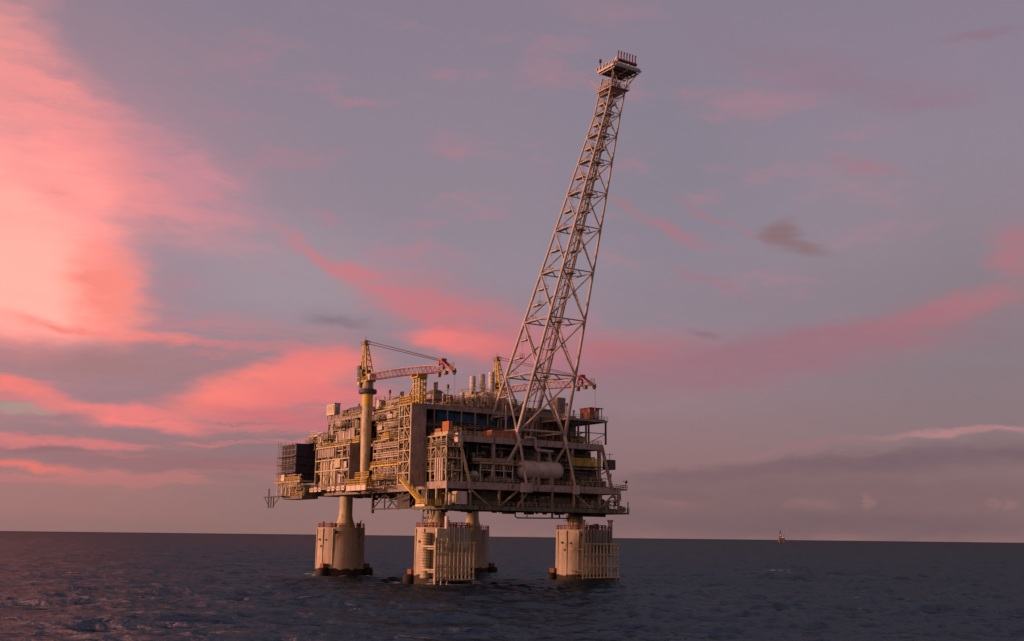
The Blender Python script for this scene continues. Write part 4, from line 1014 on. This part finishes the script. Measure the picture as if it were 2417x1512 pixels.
# three exhaust stacks
for k, (u, zt, lb) in enumerate(((1.0, 72.9, 'left of the three ribbed exhaust stacks on the roof'), (7.6, 72.9, 'middle one of the three ribbed exhaust stacks on the roof'), (14.0, 72.9, 'right of the three ribbed exhaust stacks, next to the far crane mast'))):
    t = thing('exhaust_stack', lb, 'exhaust stack', (u, 5, 57.2), 'ribbed exhaust stacks')
    prof = [(1.12, 57.2+4)]
    for i in range(9): z = 61.4+i*(zt-61.4)/9; prof += [(1.12, z), (1.19, z+.1), (1.19, z+.25), (1.12, z+.35)]
    prof += [(1.12, zt), (.95, zt), (.95, zt-.8)]
    MB().lathe((u, 5, 0), prof, 20).build('flue', 'silver', t, smooth=40)
    bh = MB().box(u-2.2, u+2.2, 3, 7, 57.6, 63).build('base_housing', 'tan', t)
    MB().box(u-1.2, u+1.2, 2.92, 3, 58.4, 61.5).build('louvre', 'dark', bh)
    b = MB(); pipes(b, u-2.8, u+2.8, 1.4, 2.9, 57.3, 66, 16, .1, .22); b.build('pipework', 'cream', t)
    MB().rail([(u-2.2, 3, 63), (u+2.2, 3, 63)], 1.2, 1, .1).build('handrail', 'yellow', t)

# ------------------------------------------------------------------ near-right face
t = thing('storage_vessel', 'big horizontal pinkish tank lying on the deck below the flare tower', 'tank', (43.6, 5, 31.3))
prof = [(.1, -3.6), (1.4, -3.35), (2.3, -2.7), (2.9, -1.6), (3.0, -.6), (3.0, 12.2), (2.9, 13.2), (2.3, 14.3), (1.4, 14.9), (.1, 15.1)]
MB().lathe((43.6, -.4, 36.4), prof, 28, 'v').build('shell', 'tankp', t, smooth=50)
for v in (2, 9.5): MB().box(41.6, 45.6, v-.5, v+.5, 31.3, 34.2).build('saddle', 'grey', t)
MB().tube([(43.6, 9.6, 39.2), (43.6, 9.6, 41.8), (43.6, 8.8, 43), (43.6, 6, 43.2), (43.6, 5, 43.8), (43.6, 5, 45)], .55, 10).build('outlet_pipe', 'towerp', t, smooth=50)
MB().lathe((43.6, 9.6, 39.2), [(1.1, 0), (1.1, .6), (.6, 1.4)], 14).build('nozzle', 'towerp', [o_ for o_ in t.children if o_.name.startswith('shell')][0])
MB().rail([(45.6, -2, 39.5), (45.6, 11, 39.5)], 1, 2, .08).build('handrail', 'tan', t)
t = thing('storage_vessel', 'long slim horizontal drum above the white pipe rack, left of the big tank', 'tank', (43, -14, 38))
MB().lathe((43, -21, 38.7), [(.1, 0), (.6, .3), (.7, .8), (.7, 9), (1.1, 9.6), (1.1, 15.6), (.6, 16.4), (.1, 16.5)], 16, 'v').build('shell', 'grey', t, smooth=50)
for v in (-18, -8): MB().box(42.6, 43.4, v-.2, v+.2, 31.3, 38.2).build('support', 'tan', t)
t = thing('storage_vessel', 'round-ended grey drum seen end on near the left raking strut', 'tank', (43, -21, 33))
MB().lathe((40, -20.6, 33.6), [(.1, 0), (1.3, .5), (1.5, 1.2), (1.5, 4.5), (1.2, 5.2), (.1, 5.6)], 18, 'u').build('shell', 'silver', t, smooth=50)
MB().box(42, 44, -21.4, -19.8, 31.3, 32.5).build('saddle', 'grey', t)
t = thing('pipe_rack', 'white painted pipe rack with two rails of valves, left of the big tank', 'pipe rack', (45, -13, 31.3))
for v in (-19, -14.5, -10, -6.5): MB().bar((45.4, v, 31.3), (45.4, v, 37.8), .28).build('post', 'pale', t)
MB().bar((45.4, -19.2, 37.8), (45.4, -6.3, 37.8), .3).bar((45.4, -19.2, 35.4), (45.4, -6.3, 35.4), .26).build('beam', 'pale', t)
for i in range(13): v = -18.4+i; MB().box(44.9, 45.3, v-.25, v+.25, 35.9, 37.2).build('valve', 'tan', t)
MB().box(40, 44, -5.9, -3.6, 31.3, 38).build('dark_cabinet', 'navy', t)
# loops of pipe hung from the flare tower deck
t = thing('pipe_loop', 'bent grey pipe hanging from the flare tower deck above the big tank', 'pipe', (46.6, 2, 44))
MB().tube([(47, -2.5, 46.6), (47, 1.0, 46.6), (47, 1.3, 46.2), (47, 1.6, 43.4), (47, 2.4, 42.6), (47, 8.6, 42.5)], .45, 10).build('pipe', 'towerp', t, smooth=50)
b = MB(); b.bar((46.4, 1.4, 45), (47, 1.4, 45), .5); b.bar((46.2, 6, 42.6), (46.2, 6, 44.5), .2); b.build('clamp', 'dark', t)
# yellow screen
t = thing('barrier', 'dull yellow slatted screen inside the right end of the lower deck', 'screen', (44, 24, 38.5))
MB().box(42.5, 46, 16.5, 30.5, 38.1, 38.4).build('floor', 'olive', t)
b = MB()
for i in range(24): v = 17+i*.55; b.box(46, 46.15, v, v+.33, 38.4, 40.8)
b.build('slat_panel', 'yellow', t)
MB().bar((46.1, 16.8, 40.9), (46.1, 30.2, 40.9), .2).build('top_rail', 'yellow', t)
# orange containers and red container
for (u0, u1, v0, v1, z0, z1, lb) in ((40.4, 44.6, -30.6, -29.2, 47.4, 50.4, 'orange cube container, upper one of the orange stack near the corner'), (35.5, 40.0, -30.8, -29.2, 46.6, 48.4, 'low orange container left of the cube container near the corner'), (38.6, 44.5, -14, -4.5, 46.3, 48.6, 'long dull red container lying on the flare tower deck')):
    m_ = 'orange' if v0 < -20 else 'redbrown'
    t = thing('container', lb, 'container', ((u0+u1)/2, (v0+v1)/2, z0-.3))
    MB().box(u0, u1, v0, v1, z0, z1).build('body', m_, t)
    b = MB()
    n = int((u1-u0)/.7)
    for i in range(n): b.box(u0+.3+i*.7, u0+.6+i*.7, v0-.08, v0-.01, z0+.2, z1-.2)
    b.build('corrugation', m_, t)
    b = MB()
    for uu in (u0, u1):
        for vv in (v0, v1): b.box(uu-.1, uu+.1, vv-.1, vv+.1, z0-.12, z1+.06)
    b.build('corner_post', 'dark', t)
    if z0 > 47: MB().box(u0-6.5, u1+.3, v0-.5, v1+.2, z0-1.2, z0-.2).build('skid_base', 'cream', t)
t = thing('control_room', 'red-brown box room with a pale end on the roof platform at the right end', 'cabin', (43, 28, 54.6))
bd = MB().box(40, 45.5, 25.4, 29.6, 54.9, 58.6).build('body', 'redbrown', t)
MB().box(45.55, 45.7, 27.5, 29.2, 55.2, 57.6).build('window_panel', 'silver', bd)
MB().box(41, 42, 25.32, 25.4, 54.95, 57).build('door', 'dark', bd)
MB().box(39.8, 45.9, 25.2, 31.2, 58.6, 58.85).build('roof', 'redbrown', t)
b = MB(); b.bar((45.4, 30.8, 54.7), (45.4, 30.8, 58.8), .2); b.box(40, 45.5, 29.7, 32.4, 54.75, 54.9); b.build('porch', 'dark', t)
t = thing('generator_house', 'tall olive-grey plant house behind the flare tower legs, square duct at its right', 'plant house', (26, 18, 57.2))
MB().box(22, 30, 8, 22.4, 46.4, 59.0).build('body', 'olive', t)
MB().box(26.2, 30.4, 22.6, 26.2, 46.4, 63.6).build('duct', 'brown', t)
b = MB(); pipes(b, 30.1, 30.8, 8, 22, 47, 58, 14, .1, .25); b.build('pipework', 'grey', t)
t = thing('raised_roof', 'raised brown roof block beneath the exhaust stacks, above the blue sheeting', 'roof block', (22, 0, 57.2))
MB().box(12, 30.2, -13, 7.5, 57.3, 59.6).build('block', 'brown', t)
MB().rail([(12, -13, 59.6), (30.2, -13, 59.6), (30.2, 7.5, 59.6)], 1.2, 1.6, .11).build('handrail', 'tan', t)
b = MB(); pipes(b, 14, 30, -13.6, -13.2, 57.4, 60.5, 16, .1, .2); pipes(b, 30.3, 30.6, -12, 7, 57.4, 61.5, 26, .1, .22, vert=.8); b.build('pipework', 'cream', t)
for i in range(9): v = -11.5+i*2; MB().box(29, 30, v, v+rng.uniform(.5, 1.3), 59.6, 59.6+rng.uniform(.8, 2.4)).build('valve_box', 'cream', t)
# blue sheeting under the roof edge
t = thing('sheeting', 'dark blue sheeting hung under the roof edge between the stair tower and flare tower', 'tarpaulin', (30, -18, 52))
for (v0, v1, z0, z1) in ((-26, -19.6, 52.4, 55.2), (-19.2, -10, 52.0, 54.8), (-9.6, -4.4, 51.2, 53.6), (-4.0, 4, 52.4, 54.6)):
    b = MB(); n = 8
    for i in range(n):
        va = v0+(v1-v0)*i/n; vb = v0+(v1-v0)*(i+1)/n; o = .25*(i % 2); b.quad_box([(29+o, va, z0), (29.1+.25-o, vb, z0), (29.2+.25-o, vb, z0), (29.1+o, va, z0), (29+o, va, z1), (29.1+.25-o, vb, z1), (29.2+.25-o, vb, z1), (29.1+o, va, z1)])
    b.build('sheet', 'blue', t)
# galleries across the near-right upper face
mE = module('gallery', 'dim gallery of grey posts and pipes on the right-hand face above the orange containers', 27, 30.4, -33, 11, (46.4, 50.6, 56), 1, 'grey', brace=False, cat='gallery')
for v in (-28, -23, -17.5, -12, -7, -1.5, 4): MB().bar((30.5, v, 46.4), (30.5, v, 56), .34).build('post', 'grey', mE)
b = MB(); pipes(b, 27.2, 30.4, -32, 10, 46.6, 52, 50, .1, .24); b.build('pipework', 'grey', mE)
MB().box(30, 30.9, -32.5, 11, 50.2, 50.7).rail([(30.8, -32.5, 50.7), (30.8, 11, 50.7)], 1.2, 1.8, .1).build('walkway', 'olive', mE)
for i in range(12): v = rng.uniform(-31, 8); w = rng.uniform(.5, 1.6); MB().box(29, 30.3, v-w, v+w, 46.4, 46.4+rng.uniform(1, 3)).build('equipment_box', 'brown', mE)
# corner module, lit on its left side
mF = module('corner_module', 'open corner module with upright pipes under the orange containers', 34, 47, -32.6, -27, (31.3, 35, 38.8, 42.4, 46), 4, 'cream', wall=None)
b = MB(); pipes(b, 33.5, 47, -32.8, -27, 31.5, 46, 75, .1, .28, vert=.8); b.build('pipework', 'tan', mF)
for u in (41.4, 42.8, 44.2, 45.6): MB().tube([(u, -33.2, 31.5), (u, -33.2, 38.5)], .35, 8).build('riser_pipe', 'pale', mF, smooth=50)
MB().lathe((42, -31.4, 40.2), [(.1, 0), (1.8, 1.2), (2.1, 2.6), (2.0, 3.2)], 16).build('hopper', 'dark', mF, smooth=50)
b = MB()
for z in (35, 38.8, 42.4): b.rail([(34, -33.1, z), (47.2, -33.1, z), (47.2, -27.5, z)], 1.2, 1.4, .1); b.box(33.6, 47.2, -33.2, -27, z-.15, z)
b.build('walkway', 'tan', mF)
MB().box(34, 40, -30, -27.6, 31.5, 45.5).build('enclosure', 'dark', mF)
fill(mF, 34, 47, -32.6, -28, (31.3, 35, 38.8, 42.4, 46), 20)
t = thing('plant_gallery', 'shaded gallery of pipes and ducts behind the big tank, under the flare tower deck', 'gallery', (40, 5, 38))
MB().box(39, 46, -22, 31, 37.3, 37.6).build('mezzanine_floor', 'tan', t)
MB().rail([(46.05, -22, 37.6), (46.05, -4, 37.6)], 1.2, 1.6, .1).build('handrail', 'yellow', t)
for v in (-18, -9, 0, 9, 18, 27): MB().box(41.5, 41.9, v-.2, v+.2, 31.4, 44).build('post', 'grey', t)
for k, m_ in enumerate(('grey', 'tan', 'brown', 'cream', 'olive', 'grey')):
    b = MB(); pipes(b, 39.5, 43, -22, 31, 32, 43.6, 16, .12, .34); b.build('pipework', m_, t)
for _ in range(26):
    v = rng.uniform(-21, 28); z = rng.choice((31.4, 37.65, 37.65)); w = rng.uniform(1, 4); h = rng.uniform(1.5, 5)
    MB().box(39.2, 40.6+rng.uniform(0, 1.4), v, v+w, z, z+h).build('cabinet', rng.choice(('brown', 'olive', 'grey', 'tan', 'dark')), t)
# plant along the deck of the near-right face, in the shade
def clutter(label, u0, u1, v0, v1, z, h, n, m_, name='pump_skid', cat='pump skid'):
    t = thing(name, label, cat, ((u0+u1)/2, (v0+v1)/2, z))
    MB().box(u0, u1, v0, v1, z+.05, z+.35).build('base', 'dark', t)
    b = MB()
    for i in range(n): u = rng.uniform(u0, u1-1); v = rng.uniform(v0, v1-1); b.box(u, u+rng.uniform(.4, 1), v, v+rng.uniform(.4, 1.4), z+.35, z+.4+rng.uniform(.3, 1)*h)
    b.build('casing', m_, t)
    b = MB(); pipes(b, u0, u1, v0, v1, z+.4, z+h*1.2, n*2, .08, .2); b.build('pipework', 'tan', t)
    return t
clutter('low pump skid on the main deck between left raking strut and pipe rack', 44, 47, -26.5, -20, 31.3, 2.2, 9, 'olive')
clutter('small pump skid under the white pipe rack', 43.8, 47.2, -18.5, -7, 31.3, 1.8, 14, 'brown')
clutter('small pump skid right of the big tank at deck edge', 44.5, 47.4, 15.5, 19.5, 31.3, 2.0, 8, 'redbrown')
clutter('dark pump skid in front of the olive wall at the right end', 42, 46.5, 21, 33, 31.3, 3.0, 16, 'olive')
clutter('cellar deck pump skid left of the white cellar cabinet', 42, 46.8, -31, -26, 23.9, 3.4, 12, 'tan')
clutter('cellar deck pump skid in the middle of the right-hand face', 43, 46.8, -4, 8, 23.9, 3.2, 22, 'dark')
clutter('cellar deck skid with horizontal drums at the right end', 42, 46.8, 20, 36, 23.9, 2.8, 24, 'grey')
t = thing('cabinet', 'pale square cabinet on the cellar deck just right of the yellow stairs landing', 'cabinet', (46, -28, 24))
MB().box(45, 48.6, -29.2, -25.8, 24.2, 28.2).build('body', 'pale', t)
MB().box(45.2, 48.4, -29.4, -29.25, 24.5, 27.9).build('door', 'cream', t)
MB().tube([(47.5, -31, 24), (47.5, -31, 27.5)], .35, 8).tube([(46.5, -31, 24), (46.5, -31, 27.2)], .3, 8).build('gas_bottle', 'pale', t)
t = thing('wall_panel', 'olive cladding wall on the lower deck below the yellow screen', 'wall', (42, 24, 31.3))
MB().box(42.0, 42.3, 16, 31, 31.4, 38).build('panel', 'olive', t)
b = MB()
for v in (17, 20, 23, 26, 29): b.box(42.3, 42.5, v-.1, v+.1, 31.4, 38)
b.tube([(42.9, 20, 32), (42.9, 20, 36.5), (42.9, 27, 36.5), (42.9, 27.6, 32)], .12, 6); b.build('stiffener', 'grey', t)
# overhanging bits at the right end
t = thing('end_balcony', 'ragged balcony with rails and lamps at the far right end of the deck', 'balcony', (44, 42, 31))
MB().box(40, 48.4, 37.1, 39.6, 30.6, 31).build('floor', 'dark', t)
MB().rail([(48.4, 37.2, 31), (48.4, 39.6, 31), (40, 39.6, 31)], 1.3, .9, .13).build('handrail', 'dark', t)
b = MB(); b.tube([(48, 39.2, 31), (48, 39.2, 33.4), (48, 38.0, 33.7)], .12, 6); b.box(47.8, 48.3, 39.3, 39.8, 33, 34); b.build('lamp_post', 'dark', t)
t = thing('end_balcony', 'lower balcony at the right end of the cellar deck with rounded drum', 'balcony', (44, 43, 24))
MB().box(38, 48.4, 37.7, 40.4, 22.4, 23).build('floor', 'dark', t)
MB().lathe((46.4, 37.8, 24.2), [(.1, 0), (.9, .2), (.9, 2.0), (.1, 2.4)], 14, 'v').build('drum', 'grey', t)
MB().rail([(48.4, 37.8, 23), (48.4, 40.4, 23)], 1.6, .9, .13).bar((48, 40.2, 23), (48, 40.2, 26.8), .25).build('handrail', 'dark', t)
b = MB(); pipes(b, 44, 48, 35.5, 38, 24.2, 30.6, 12, .1, .2, vert=.9); b.build('pipework', 'dark', t)
t = thing('lifeboat_davit', 'small dark box on a bracket outside the right end, above the lower deck', 'box', (44, 35.6, 37))
MB().box(43.5, 47, 32.6, 35.6, 37.6, 41).build('box', 'dark', t)
b = MB(); b.bar((45, 31, 38.4), (45, 34, 38.4), .3).bar((45, 31, 36), (45, 34.5, 37.8), .3).bar((45, 35.2, 36.4), (45, 34.6, 31.4), .3); b.bar((45, 34.6, 41), (45, 34.6, 43.4), .14).bar((45, 33, 43), (45, 36, 43), .14); b.build('bracket', 'dark', t)

# ------------------------------------------------------------------ flare tower
ft = thing('flare_tower', 'very tall lattice flare tower leaning out over the right-hand side', 'flare tower', (38, 5, 46))
def FC(z):   # centre u, half width
    if z <= 150: return 35.6+(z-48)*(81.5-35.6)/102.0, 9.8-(z-48)*(9.8-2.95)/102.0
    return 81.5+(z-150)*.36, 2.95
def FN(i, z):
    c, s = FC(z); return Vector((c+(-s, s, s, -s)[i], 5+(-s, -s, s, s)[i], z))
RZ = [48.0, 67.7, 85.5, 101, 114.6, 125.6, 135.3, 143.2, 149.9, 155.8, 161.8]
def rr(z): return .62-(z-48)/114*.36
for i in range(4):
    pts = [FN(i, z) for z in RZ]
    MB().tube(pts, [rr(z) for z in RZ], 10).build('chord', 'towerp', ft, smooth=50)
for k, (za, zb) in enumerate(zip(RZ, RZ[1:])):
    w = rr(za)*.62
    for i in range(4):
        j = (i+1) % 4
        if k > 0: MB().tube([FN(i, za), FN(j, za)], w*.75, 6).build('ring_brace', 'towerp', ft)
        if i == 0:   # left face: single rakers
            MB().tube([FN(0, zb), FN(1, za+(zb-za)*.12 if k else za)], w, 6).build('brace', 'towerp', ft)
        elif i == 2:
            MB().tube([FN(3, zb), FN(2, za)], w, 6).build('brace', 'towerp', ft)
        else:
            MB().tube([FN(i, za), FN(j, zb)], w, 6).build('brace', 'towerp', ft); MB().tube([FN(j, za), FN(i, zb)], w, 6).build('brace', 'towerp', ft)
    # plan bracing
    if k > 0:
        m1 = (FN(0, za)+FN(1, za))/2; m2 = (FN(1, za)+FN(2, za))/2; m3 = (FN(2, za)+FN(3, za))/2; m4 = (FN(3, za)+FN(0, za))/2
        b = MB(); b.bar(m1, m2, w).bar(m2, m3, w).bar(m3, m4, w).bar(m4, m1, w); b.build('plan_brace', 'towerp', ft)
# legs going down through the two decks
MB().tube([FN(1, 48), (47.0, -4.8, 45)], .62, 10).tube([(47.0, -4.8, 45), (49.2, -3.2, 29.6)], .42, 10).build('foot_strut', 'towerp', ft, smooth=50)
MB().tube([(47.0, -4.8, 45.2), (43, -8.6, 36)], .6, 10).build('foot_strut', 'towerp', ft, smooth=50)
MB().tube([FN(2, 48), (46.4, 14.8, 45)], .62, 10).tube([(46.4, 14.8, 45), (48.2, 17.5, 29.6)], .42, 10).build('foot_strut', 'towerp', ft, smooth=50)
MB().tube([(46.2, 14.8, 45), (42, 11.5, 37)], .55, 10).build('foot_strut', 'towerp', ft, smooth=50)
MB().box(48.0, 49.6, -5.2, -1.4, 28.6, 31.6).build('foot_plate', 'towerp', ft); MB().box(48.0, 49.0, 16.2, 18.4, 28.6, 31.6).build('foot_plate', 'towerp', ft)
for i, j in ((0, 1), (1, 2), (2, 3), (3, 0)):
    p, q = FN(i, 49.2), FN(j, 49.2); MB().tube([p, q], .34, 8).build('ring_brace', 'towerp', ft)
for i in (0, 3):
    p = FN(i, 48); MB().tube([p, (p.x, p.y, 46.3)], .6, 10).build('foot_strut', 'towerp', ft)
MB().bar((29.5, -2, 54), (35, -2, 54), .4).bar((29.5, -2, 54), (29.5, -2, 46.3), .4).bar((35, -2.5, 58.5), (35, -2.5, 46.3), .4).bar((29.5, 12, 58), (38, 12, 58), .35).build('inner_frame', 'towerp', ft)
# risers and ladder up the middle
def FR(z, a, b_):
    c, s = FC(z); return Vector((c+a*s, 5+b_*s, z))
for a, b_, r_ in ((-.35, .25, .26), (-.28, .45, .2), (-.45, .08, .2), (-.15, .3, .14)):
    MB().tube([FR(z, a, b_) for z in [46.3]+RZ[1:]], r_, 8).build('flare_pipe', 'tan' if r_ > .2 else 'towerp', ft, smooth=50)
b = MB()
z = 50.0
while z < 160:
    p = FR(z, -.5, -.02); q = FR(z, -.12, .5); MB().bar(p, q, .12).build('pipe_clamp', 'dark', ft); z += 3.4
k = 0
for za, zb in zip(RZ[1:], RZ[2:]):
    for fr in (.0, .5):
        z = za+(zb-za)*fr+.3; c, s = FC(z)
        p = FR(z, -.1, .3); w = min(1.9, s*.5)
        MB().box(p.x-w, p.x+w*.6, p.y-w*.8, p.y+w*.8, z, z+.2).rail([(p.x+w*.6, p.y-w*.8, z+.2), (p.x+w*.6, p.y+w*.8, z+.2)], 1.0, 1, .09).build('pipe_landing', 'tan', ft)
# ladder platforms inside the left side
zl = []
for za, zb in zip(RZ[0:], RZ[1:]):
    zl += [za+(zb-za)*f_ for f_ in ((.33, .66, 1.0) if zb-za > 14 else (.5, 1.0))]
prev = None
for i, z in enumerate(zl[:-1]):
    c, s = FC(z); u0 = c-s+.2; u1 = c-s+min(4.6, s*1.25); v0 = 5-s+.2; v1 = v0+min(2.0, s*.6)
    b = MB(); b.box(u0, u1, v0, v1, z+.1, z+.32).rail([(u1, v1, z+.32), (u1, v0, z+.32), (u0, v0, z+.32)], 1.15, .9, .1); b.bar((u0, v0, z), (u1, v0, z), .25)
    b.build('ladder_landing', 'towerp', ft)
    if prev:
        uu = (max(u0, prev[0])+min(u1, prev[1]))/2 if min(u1, prev[1]) > max(u0, prev[0]) else (u0+.3)
        MB().ladder((uu, (v0+v1)/2, prev[2]), (uu, (v0+v1)/2, z+1.2), .7).build('ladder', 'towerp', ft)
    prev = (u0, u1, z)
# head platforms
c, s = FC(158)
MB().box(c-s-1.2, c+s+.8, 5-s-.6, 5+s+.9, 157.0, 157.25).rail([(c-s-1.2, 5-s-.6, 157.25), (c+s+.8, 5-s-.6, 157.25), (c+s+.8, 5+s+.9, 157.25)], 1.3, 1, .12).build('lower_head_deck', 'towerp', ft)

ct, st_ = 87.6, 4.1
MB().box(ct-st_, ct+st_, 0, 9.4, 162.3, 162.9).build('flare_deck', 'dark', ft)
b = MB()
b.box(ct+st_-.05, ct+st_+.15, -.8, 10.4, 162.2, 163.6); b.box(ct-st_, ct+st_, -.8, -.65, 162.2, 162.9)
for i in range(7): b.bar((ct-st_+i*1.5, -.9, 162.9), (ct-st_+i*1.75, -.9, 164), .3)
b.build('heat_shield', 'silver', ft)
b = MB()
for i in range(5): uu = ct-st_+.4+i*2.2; b.bar((uu, -.5, 162.2), (uu, 10.1, 162.2), .3, .4)
for v in (0, 5, 9.8): b.bar((ct-st_, v, 161.9), (ct+st_, v, 161.9), .35)
for q in range(4): p = FN(q, 158); b.bar(p, (p.x+(-3.2, 3.4, 3.4, -3.2)[q], p.y+(-2, -2, 2, 2)[q], 162.2), .35)
b.build('head_framing', 'towerp', ft)
MB().tube([(ct+3.8, 1.2, 164.7), (ct+3.8, 9.0, 164.7)], .55, 12).build('manifold', 'rust', ft, smooth=50)
MB().lathe((ct+3.8, .6, 164.7), [(.4, 0), (.75, .1), (.75, .7)], 14, 'v').build('manifold_flange', 'pale', ft)
for v in (2.5, 6): MB().bar((ct+3.8, v, 162.9), (ct+3.8, v, 164.3), .5).build('manifold_support', 'pale', ft)
for i in range(7):
    v = 1.6+i*1.18; MB().tube([(ct+3.8, v, 164.9), (ct+3.8, v, 166.8), (ct+3.9, v+.1, 167.8)], [.2, .2, .26], 8).build('burner_tip', 'rust', ft, smooth=50)
MB().tube([(ct-3.4, 0, 162.9), (ct-3.4, 0, 166)], .14, 6).lathe((ct-3.4, 0, 165.8), [(.3, 0), (.45, .2), (.45, 1.1), (.2, 1.3)], 10).build('pilot_mast', 'dark', ft)
MB().rail([(ct-st_, -.6, 162.9), (ct+2, -.6, 162.9)], 1.3, .9, .12).build('handrail', 'towerp', ft)

# ------------------------------------------------------------------ far rig on the horizon
class _T: pass
fr = bpy.data.objects.new('drilling_rig', None); COL.objects.link(fr)
fa = R(13.62); FD = 6500.0; FP = Vector((math.sin(fa)*FD, math.cos(fa)*FD, 0)); fr.location = FP
fr['label'] = 'tiny lit rig on the horizon, to the right of the platform'; fr['category'] = 'rig'
ORG[fr.name] = Vector((0, 0, 0))
MT['farhazed'] = mat('far_hazed_steel', (.13, .075, .07), .7)  # muted red, distance haze put into the rig's colour
MT['lamp'] = bpy.data.materials.new('lamp_glow'); MT['lamp'].use_nodes = True
bb = MT['lamp'].node_tree.nodes['Principled BSDF']; bb.inputs['Emission Color'].default_value = (1, .62, .5, 1); bb.inputs['Emission Strength'].default_value = .8
MB().box(-14, 18, -14, 14, 10, 24).build('hull', 'farhazed', fr)
b = MB()
for x in (-12, 14):
    for y in (-10, 10): b.tube([(x, y, -4), (x, y, 11)], 3.4, 10)
b.build('leg', 'farhazed', fr)
b = MB(); q = [(-11, -5), (1, -5), (1, 5), (-11, 5)]
for x, y in q: b.bar((x, y, 24), (-5+(x+5)*.25, y*.25, 68), 1.4)
for kk in range(6):
    za = 24+kk*7.3; f0 = 1-.75*(kk/6); f1 = 1-.75*((kk+1)/6)
    for i in range(4):
        x0, y0 = q[i]; x1, y1 = q[(i+1) % 4]; b.bar((-5+(x0+5)*f0, y0*f0, za), (-5+(x1+5)*f1, y1*f1, za+7.3), 1.0)
b.build('derrick', 'farhazed', fr)
MB().bar((10, 0, 24), (20, 0, 52), 1.6).build('crane_boom', 'farhazed', fr)
for x, y, z in ((-8, -14.5, 40), (6, -15, 27)): MB().lathe((x, y, z), [(.1, -1.9), (1.5, -1.2), (1.9, 0), (1.5, 1.2), (.1, 1.9)], 10).build('deck_lamp', 'lamp', fr)
